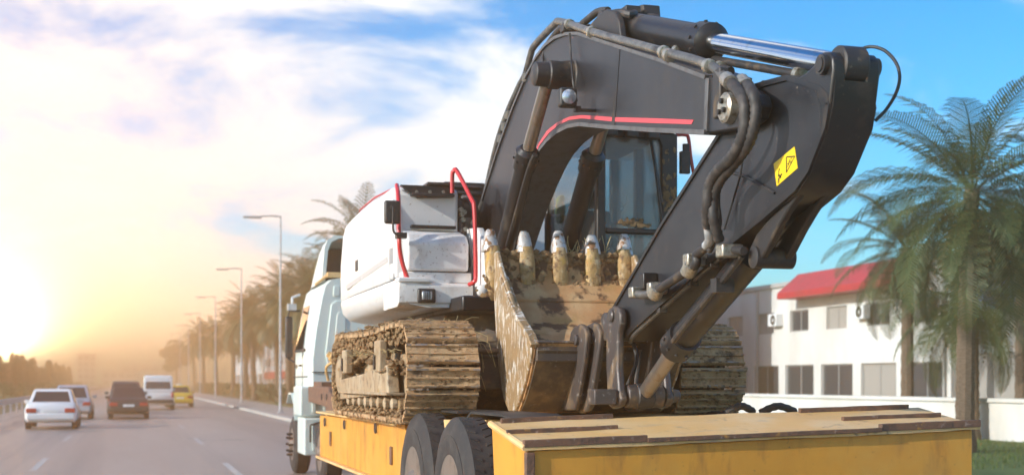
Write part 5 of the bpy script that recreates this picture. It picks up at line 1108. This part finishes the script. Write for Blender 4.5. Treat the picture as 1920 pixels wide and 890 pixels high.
# ribbed hoses looping down to the stick
h1 = S0 - .28; h2 = S0 - .24
pipe([(1366, 152, BM0 - .05), (1382, 168, h1 + .05), (1395, 190, h1), (1397, 222, h1), (1392, 258, h1), (1374, 292, h1), (1345, 322, h1), (1330, 350, h1), (1326, 385, h1), (1327, 425, h1 + .05)], .043, 'ribbed_hose', 'hose', n=12, rib=True, parent=stick)
pipe([(1396, 158, BM0 + .04), (1410, 172, h2), (1417, 200, h2), (1415, 232, h2), (1404, 268, h2), (1378, 305, h2), (1350, 338, h2), (1338, 372, h2), (1338, 410, h2), (1350, 455, h2 + .08)], .040, 'ribbed_hose', 'hose', n=12, rib=True, parent=stick)
pipe([(1404, 170, h2 + .06), (1408, 200, h2 + .06), (1404, 240, h2 + .06), (1380, 290, h2 + .06), (1350, 330, h2 + .08), (1345, 380, h2 + .08), (1348, 420, h2 + .1), (1334, 462, h2 + .1), (1330, 470, h2 + .1)], .022, 'thin_hose', 'hose', parent=stick, sm=5)
pipe([(1327, 420, h1 + .05), (1329, 438, h1 + .07), (1330, 452, h1 + .1), (1324, 460, h1 + .14)], .034, 'hose_fitting', 'galv', parent=stick)
for pts in ([(1362, 148, BM0 - .05), (1370, 156, BM0 - .08)], [(1390, 152, BM0 + .02), (1400, 162, BM0)]): pipe(pts, .052, 'hose_fitting', 'fitting', parent=boom, n=12)
# steel pipes, elbows and brackets low on the stick
e = S0 - .11
pipe([(1326, 462, e), (1312, 472, e), (1305, 480, e), (1306, 492, e), (1295, 503, e), (1262, 525, e), (1225, 548, e)], .036, parent=stick, sm=4, m='castb')
pipe([(1225, 548, e), (1213, 552, e), (1200, 552, e), (1192, 550, e), (1190, 545, e)], .034, parent=stick)
for px, py in ((1293, 503), (1230, 546)): q = spot(px, py, X=e); b = MB(); b.lathe(q + Vector((0, -.05, .03)), (0, .8, -.6), [(0, .05), (.004, .06), (.10, .06), (.105, .05)], 14); b.build('pipe_clamp', M['fitting'], stick)
for px, py, sx in ((1192, 548, .05), (1226, 540, .04), (1296, 487, .05), (1360, 470, .06)):
    q = spot(px, py, X=e); b = MB(); b.box((e - .05, q.y - sx, q.z - .045), (S0 + .0, q.y + sx, q.z + .045)); b.build('flange_block', M['fitting'], stick, bevel=.012)
b = MB(); q = spot(1213, 528, X=S0 - .08); b.box((S0 - .13, q.y - .05, q.z - .06), (S0 - .005, q.y + .05, q.z + .07)); b.build('stop_bracket', M['black'], stick, bevel=.01)
# pipe run under the stick flange
u = S0 + .03
pipe([(1358, 480, u), (1338, 492, u), (1290, 535, u), (1230, 588, u), (1188, 628, u), (1182, 640, u + .05)], .022, parent=stick, m='pipe')
pipe([(1395, 470, u - .1), (1372, 468, u - .1), (1358, 470, u - .1), (1350, 480, u - .05)], .03, parent=stick, m='castb')
for px, py in ((1298, 529), (1240, 580), (1336, 494)): q = spot(px, py, X=u - .01); b = MB(); b.box((q.x - .03, q.y - .03, q.z - .03), (q.x + .04, q.y + .03, q.z + .03)); b.build('pipe_clamp', M['castb'], stick, bevel=.006)
# straps round the hoses
b = MB(); b.tube([spot(1404, 215, X=S0 - .03), spot(1388, 330, X=S0 - .02), spot(1358, 430, X=S0 - .02)], .008, 5); b.tube([spot(1352, 318, X=S0 - .02), spot(1400, 332, X=S0 - .01), spot(1452, 362, X=S0 - .01)], .009, 5); b.build('hose_strap', M['plastic'], stick)
# loose loop of black cable at the stick head
xl = S1 + .02
pipe([(1606, 102, xl), (1616, 92, xl + .05), (1636, 88, xl + .1), (1660, 96, xl + .14), (1680, 118, xl + .16), (1687, 145, xl + .16), (1680, 175, xl + .14), (1662, 205, xl + .1), (1642, 226, xl + .02)], .011, 'cable_loop', 'plastic', sm=6, parent=stick)

# ------------------------------------------------------------------ tractor truck
truck = thing('tractor_truck', 'pale green tractor truck with roof deflector pulling the low-bed trailer', 'truck', (4.25, 25.0, 0))
W0, W1 = 3.06, 5.66
def cabsec(y, t=0.0):
    """cab section: vertical below, tumblehome above, rounded roof edge"""
    c = [(W0, 1.25), (W0 - .0, 2.1), (W0 + .06, 2.6), (W0 + .16, 3.15), (W0 + .22, 3.38), (W0 + .32, 3.48), (W0 + .5, 3.52)]
    return [(x + t, y, z) for x, z in c] + [(W0 + W1 - x - t, y, z) for x, z in c[::-1]]
b = MB(); b.rings([cabsec(y, t) for y, t in ((23.35, .05), (23.42, .0), (24.2, 0), (25.4, 0), (25.75, .02), (25.95, .10))]); cabt = b.build('cab', M['cabpaint'], truck, ang=38)
# pressed panel on the rear wall
b = MB(); b.prism([(W0 + .30, 1.95), (W0 + .26, 2.2), (W0 + .36, 3.05), (W0 + .44, 3.12), (W0 + 2.2, 3.12), (W0 + 2.3, 1.95)], 23.318, 23.36, 'Y'); b.build('rear_panel', M['cabpaint'], cabt, bevel=.014, seg=3)
b = MB(); b.prism([(W0 + .42, 2.12), (W0 + .40, 2.2), (W0 + .46, 2.88), (W0 + .50, 2.92), (W0 + .62, 2.92), (W0 + .60, 2.12)], 23.300, 23.32, 'Y'); b.prism([(W0 + .40, 3.2), (W0 + .41, 3.38), (W0 + .52, 3.38), (W0 + .51, 3.2)], 23.325, 23.36, 'Y'); b.build('pressed_rib', M['cabpaint'], cabt, bevel=.012, seg=3)
# roof deflector: open at the back
def defl(y, zt, ins): return [(W0 + .22 + ins, y, 3.45), (W0 + .27 + ins, y, zt - .22), (W0 + .33 + ins, y, zt - .07), (W0 + .46 + ins, y, zt), (W1 - .46 - ins, y, zt), (W1 - .33 - ins, y, zt - .07), (W1 - .27 - ins, y, zt - .22), (W1 - .22 - ins, y, 3.45)]
b = MB(); O = [defl(y, z, i) for y, z, i in ((23.5, 4.28, 0), (24.2, 4.22, 0), (25.0, 3.95, .02), (25.6, 3.58, .08))]; I = [[Vector(p) + Vector(((.06 if p[0] < 4.2 else -.06), 0, -.05 if p[2] > 3.5 else 0)) for p in s] for s in O]
b.rings(O, False, False, False); b.rings([O[0], I[0]], False, False, False); b.rings(I, False, False, False); b.build('roof_deflector', M['cabpaint'], cabt, ang=40)
b = MB(); b.hexa([(W0 + .36, 24.3, 3.52), (W1 - .36, 24.3, 3.52), (W1 - .36, 24.5, 3.52), (W0 + .36, 24.5, 3.52), (W0 + .40, 24.3, 4.12), (W1 - .40, 24.3, 4.12), (W1 - .40, 24.5, 4.12), (W0 + .40, 24.5, 4.12)]); b.build('deflector_inner', M['plastic'], cabt)
b = MB(); b.box((W0 + .30, 23.38, 3.53), (W1 - .3, 23.50, 3.62)); b.tube([(W0 + .30, 23.45, 3.56), (W0 + .1, 23.5, 3.40)], .03, 6); b.build('roof_rail', M['deck'], cabt, bevel=.008)
b = MB(); b.box((W0 - .008, 24.15, 2.25), (W0 + .01, 25.55, 2.30)); b.box((W0 - .012, 25.2, 1.95), (W0 + .01, 25.4, 2.02)); b.build('trim', M['plastic'], cabt)
b = MB(); b.box((W0 - .006, 24.42, 1.4), (W0 + .01, 24.44, 2.24)); b.box((W0 - .006, 25.6, 1.4), (W0 + .01, 25.62, 2.24)); b.box((W0 - .006, 23.7, 1.78), (W0 + .01, 25.9, 1.80)); b.build('door_gap', M['ink'], cabt)
b = MB(); b.box((W0 - .04, 24.52, 1.98), (W0 - .005, 24.72, 2.02)); b.build('door_handle', M['plastic'], cabt, bevel=.008)
b = MB(); b.box((W0 + .02, 23.325, 1.86), (W1 - .02, 23.345, 1.875)); b.build('panel_gap', M['ink'], cabt)
b = MB(); b.tube([(W0 + .7, 23.2, 1.3), (W0 + .75, 22.9, 1.9), (W0 + .9, 22.6, 2.0), (W0 + 1.0, 22.2, 1.7)], .025, 8, 5); b.build('air_hose', M['red'], truck)
b = MB(); b.hexa([(W0 - .004, 24.45, 2.28), (W0 - .004, 25.55, 2.28), (W0 + .03, 25.55, 2.28), (W0 + .03, 24.45, 2.28), (W0 + .145, 24.55, 3.1), (W0 + .145, 25.4, 3.1), (W0 + .18, 25.4, 3.1), (W0 + .18, 24.55, 3.1)]); b.build('side_window', M['darkglass'], cabt)
b = MB(); b.box((W0 - .16, 25.75, 2.15), (W0 - .02, 25.88, 2.95)); mm = b.build('mirror', M['plastic'], cabt, bevel=.04, seg=3)
b = MB(); b.tube([(W0 - .1, 25.82, 2.95), (W0 - .08, 25.8, 3.06), (W0 + .12, 25.75, 3.06)], .02, 6); b.build('mirror_arm', M['plastic'], mm); b = MB(); b.tube([(W0 - .1, 25.82, 2.15), (W0 + .0, 25.75, 2.08)], .02, 6); b.build('mirror_arm', M['plastic'], mm)
b = MB(); b.tube([(W0 - .05, 25.6, 3.12), (W0 - .05, 25.6, 3.3), (W0 + .1, 25.6, 3.36)], .03, 6); b.box((W0 - .14, 25.5, 3.06), (W0 + .02, 25.7, 3.18)); b.build('side_lamp', M['galv'], cabt)
# mudguard boxes behind the front wheel
def lower(x0, x1, y0, y1, z0, z1, name):
    b = MB(); b.box((x0, y0, z0), (x1, y1, z1)); return b.build(name, M['cabpaint'], truck, bevel=.03, seg=3)
m1 = lower(W0 - .18, W0 + .55, 23.3, 24.3, 1.10, 1.62, 'step_box'); m2 = lower(W0 - .12, W0 + .5, 23.25, 24.2, .42, 1.07, 'mudguard')
b = MB(); b.box((W0 + .02, 23.27, 1.16), (W0 + .09, 23.30, 1.55)); b.box((W0 + .22, 23.27, 1.16), (W0 + .29, 23.30, 1.55)); b.build('pressed_rib', M['cabpaint'], m1, bevel=.01)
b = MB(); b.box((W0 + .02, 23.22, .50), (W0 + .08, 23.25, .98)); b.build('pressed_rib', M['cabpaint'], m2, bevel=.01)
b = MB(); b.box((W0 + .16, 23.16, .82), (W0 + .48, 23.245, 1.12)); b.tube([(W0 - .02, 23.2, .95), (W0 + .16, 23.18, 1.0)], .02, 6); b.tube([(W0 - .02, 23.2, .95), (W0 - .02, 23.2, .65)], .02, 6); b.build('tail_lamp', M['castb'], truck, bevel=.01)
b = MB(); b.ribbon([(24.35, 1.0), (24.5, 1.30), (24.85, 1.48), (25.25, 1.48), (25.6, 1.3)], W0 - .16, W0 + .3, .03); b.build('wheel_arch', M['cabpaint'], truck)
b = MB(); b.box((W0 + .3, 21.5, .95), (W1 - .3, 26.0, 1.3)); b.build('chassis_frame', M['rust'], truck, bevel=.01)
b = MB(); b.box((W0 + .03, 22.2, 1.58), (W0 + .6, 23.2, 1.70)); b.box((W0 + .28, 22.3, 1.2), (W0 + .33, 23.2, 1.58)); b.build('rear_step', M['rust'], truck, bevel=.012)
b = MB(); b.tube([(W0 + .25, 22.9, 1.72), (W0 + .2, 22.8, 1.95), (W0 + .35, 22.7, 2.05)], .025, 8, 4); b.lathe((W0 + .22, 22.8, 2.18), (.8, 0, -.45), [(0, .05), (.05, .055), (.06, .09), (.25, .12), (.27, .02)], 14); b.build('air_filter', M['deck'], truck)
tyre(W0 + .03, 25.05, .535, .535, .30, -1, truck); tyre(W1 - .03, 25.05, .535, .535, .30, 1, truck)
for x, s in ((W0 + .12, -1), (W1 - .12, 1)): tyre(x, 21.9, .53, .53, .32, s, truck)
b = MB()
for k in range(10):
    a = 2 * math.pi * k / 10; p = Vector((W0 - .12, 25.05 + .20 * math.cos(a), .535 + .20 * math.sin(a))); b.cyl(p, p + Vector((-.09, 0, 0)), .022, 8)
b.build('nut_cap', M['castb'], truck)['kind'] = 'stuff'

# ------------------------------------------------------------------ traffic ahead
def car(name, label, cat, loc, paint, kind, seed=0):
    """built with its rear at y = 0, facing away along +Y"""
    t = thing(name, label, cat, loc, 'cars driving ahead on the road'); X, Y, Z = loc
    if kind == 'sedan': L, W, belt, roof, hw = 4.45, 1.78, .88, 1.44, .62; gh = [(.42, 1.42), (1.35, 2.95)]
    elif kind == 'hatch': L, W, belt, roof, hw = 4.1, 1.75, .92, 1.55, .64; gh = [(.05, 0), (.45, 0)]
    elif kind == 'suv': L, W, belt, roof, hw = 4.6, 1.86, 1.02, 1.72, .70
    else: L, W, belt, roof, hw = 5.4, 1.92, 1.12, 2.08, .85
    def P(x, y, z): return (X + x, Y + y, Z + z)
    # body: section rings from tail to nose
    g = .24 if kind != 'van' else .30; st = []
    tail = dict(sedan=(.98, .02), hatch=(.96, .02), suv=(1.05, .02), van=(1.15, .02))[kind]
    for y, zb, zt, w in ((0, g + .18, belt * .82, .86), (.06, g + .06, belt * .97, .95), (.25, g, tail[0], 1.0), (1.2, g, belt + .02, 1.0), (L * .55, g, belt, 1.0), (L * .72, g, belt - .01, 1.0), (L * .88, g, belt - .13, .98), (L - .10, g + .04, belt - .24, .90), (L, g + .16, belt - .34, .80)):
        h = W / 2 * w; st.append([P(x, y, z) for x, z in ((-h * .9, zb), (-h, zb + .12), (-h, zb + (zt - zb) * .62), (-h * .93, zt - .04), (-h * .82, zt), (h * .82, zt), (h * .93, zt - .04), (h, zb + (zt - zb) * .62), (h, zb + .12), (h * .9, zb))])
    b = MB(); b.rings(st); body = b.build('body', M[paint], t, ang=40)
    # greenhouse
    k = dict(sedan=((.55, 1.15), (2.55, 3.25)), hatch=((.10, .50), (2.4, 3.1)), suv=((.10, .42), (2.7, 3.4)), van=((.03, .16), (4.2, 4.9)))[kind]
    (ra, rb), (fb, fa) = k; wb, wt = W / 2 * .90, W / 2 * (.70 if kind != 'van' else .84); z0 = belt - .03; z1 = roof
    rs = [[P(x, y, z0 + (z1 - z0) * u) for x, y in ((-(wb + (wt - wb) * u), ra + (rb - ra) * u), (wb + (wt - wb) * u, ra + (rb - ra) * u), (wb + (wt - wb) * u, fa + (fb - fa) * u), (-(wb + (wt - wb) * u), fa + (fb - fa) * u))] for u in (0, .9, 1)]
    rs[2] = [tuple(Vector(p) + (Vector((X, Y + (rb + fb) / 2, Z + z1)) - Vector(p)) * .06) for p in rs[2]]
    b = MB(); b.rings(rs); b.build('roof', M[paint], t, ang=30, bevel=.04)
    def q(x, u, front=None, y=None): return None
    def gp(s, v, u, out=.006):   # rear window point: s across -1..1, u up 0..1
        w = wb + (wt - wb) * u; return Vector(P(s * w, ra + (rb - ra) * u - out, z0 + (z1 - z0) * u))
    u0, u1 = (.12, .84) if kind != 'van' else (.18, .62)
    b = MB(); f = [gp(-.86, 0, u0), gp(.86, 0, u0), gp(.84, 0, u1), gp(-.84, 0, u1)]; b.hexa([p + Vector((0, .03, 0)) for p in f] + f); b.build('rear_window', M['carglass'], t, smooth=False)
    for sg in (-1, 1):
        b = MB(); pts = []
        for yy, u in ((ra + .55, .16), (fa - .5, .16), (fb - .18, .80), (rb + .2, .80)):
            w = wb + (wt - wb) * u; pts.append(Vector(P(sg * (w + .006), yy, z0 + (z1 - z0) * u)))
        b.hexa([p - Vector((sg * .03, 0, 0)) for p in pts] + pts); b.build('side_window', M['carglass'], t, smooth=False)
    hb = belt * .70
    for sg in (-1, 1):
        b = MB(); b.box(P(min(sg * W * .47, sg * W * .27), -.03, hb - .02), P(max(sg * W * .47, sg * W * .27), .18, hb + .14)) if kind != 'van' else b.box(P(min(sg * W * .47, sg * W * .40), -.025, .75), P(max(sg * W * .47, sg * W * .40), .1, 1.08)); b.build('tail_light', M['redlens'], t, bevel=.02)
        b = MB(); b.box(P(min(sg * (W / 2 - .04), sg * (W / 2 + .16)), fa - .75, belt + .02), P(max(sg * (W / 2 - .04), sg * (W / 2 + .16)), fa - .62, belt + .15)); b.build('mirror', M[paint], t, bevel=.02)
    b = MB(); b.box(P(-.25, -.02, hb - .06), P(.25, .1, hb + .06)); b.build('number_plate', M['plate'], t)
    b = MB(); b.box(P(-W * .46, -.05, g + .10), P(W * .46, .2, g + .33)); b.build('bumper', M[paint if kind != 'van' else 'plastic'], t, bevel=.05, seg=3)
    for wy in (.80, L - .85):
        for sg in (-1, 1):
            r = .32 if kind != 'van' else .35; b = MB(); b.lathe(P(sg * (W / 2 - .20), wy, r), (sg, 0, 0), [(0, r * .7), (.01, r * .97), (.04, r), (.18, r), (.21, r * .95), (.215, r * .66)], 22); wh = b.build('wheel', M['rubber'], t)
            b = MB(); b.lathe(P(sg * (W / 2 + .0), wy, r), (sg, 0, 0), [(0, r * .64), (.016, r * .62), (.006, r * .2), (.01, .01)], 16); b.build('rim', M['alloy'], wh)
    if name == 'taxi':
        b = MB(); b.box(P(-.2, 1.7, roof), P(.2, 1.85, roof + .12)); b.build('roof_sign', M['plate'], t, bevel=.02)
    return t
car('car', 'white sedan nearest on the left, beside the guard rail', 'car', (-2.65, 50.2, 0), 'carwhite', 'sedan')
car('car', 'pale silver car just ahead of the white sedan', 'car', (-2.45, 63.5, 0), 'carsilver', 'hatch')
car('car', 'black sedan in the middle lane between the white sedan and the white van', 'car', (.03, 63.0, 0), 'carblack', 'sedan')
car('car', 'dark grey tall car hidden close ahead of the black sedan', 'car', (-.10, 71.5, 0), 'cargrey', 'suv')
car('van', 'white passenger van right of the black sedan', 'van', (1.75, 83.0, 0), 'carwhite', 'van')
car('taxi', 'yellow taxi to the right of the white van', 'taxi', (3.35, 92.0, 0), 'caryellow', 'sedan')

# ------------------------------------------------------------------ air
def haze(density=0.0060, colr=(1.0, 0.60, 0.30)):
    b = MB(); b.box((-720, -80, -1.03), (720, 1020, 14.2)); o = b.build('haze', None, None, smooth=False); tag(o, 'warm evening haze hanging over the road', 'haze', kind='stuff')
    m = bpy.data.materials.new('haze'); m.use_nodes = True; N = m.node_tree.nodes; N.remove(N['Principled BSDF'])
    v = N.new('ShaderNodeVolumePrincipled'); v.inputs['Density'].default_value = density; v.inputs['Color'].default_value = (*colr, 1); v.inputs['Anisotropy'].default_value = 0.79; v.inputs['Absorption Color'].default_value = (0.3, 0.2, 0.2, 1)
    m.node_tree.links.new(v.outputs[0], N['Material Output'].inputs['Volume']); o.data.materials.append(m)
haze()
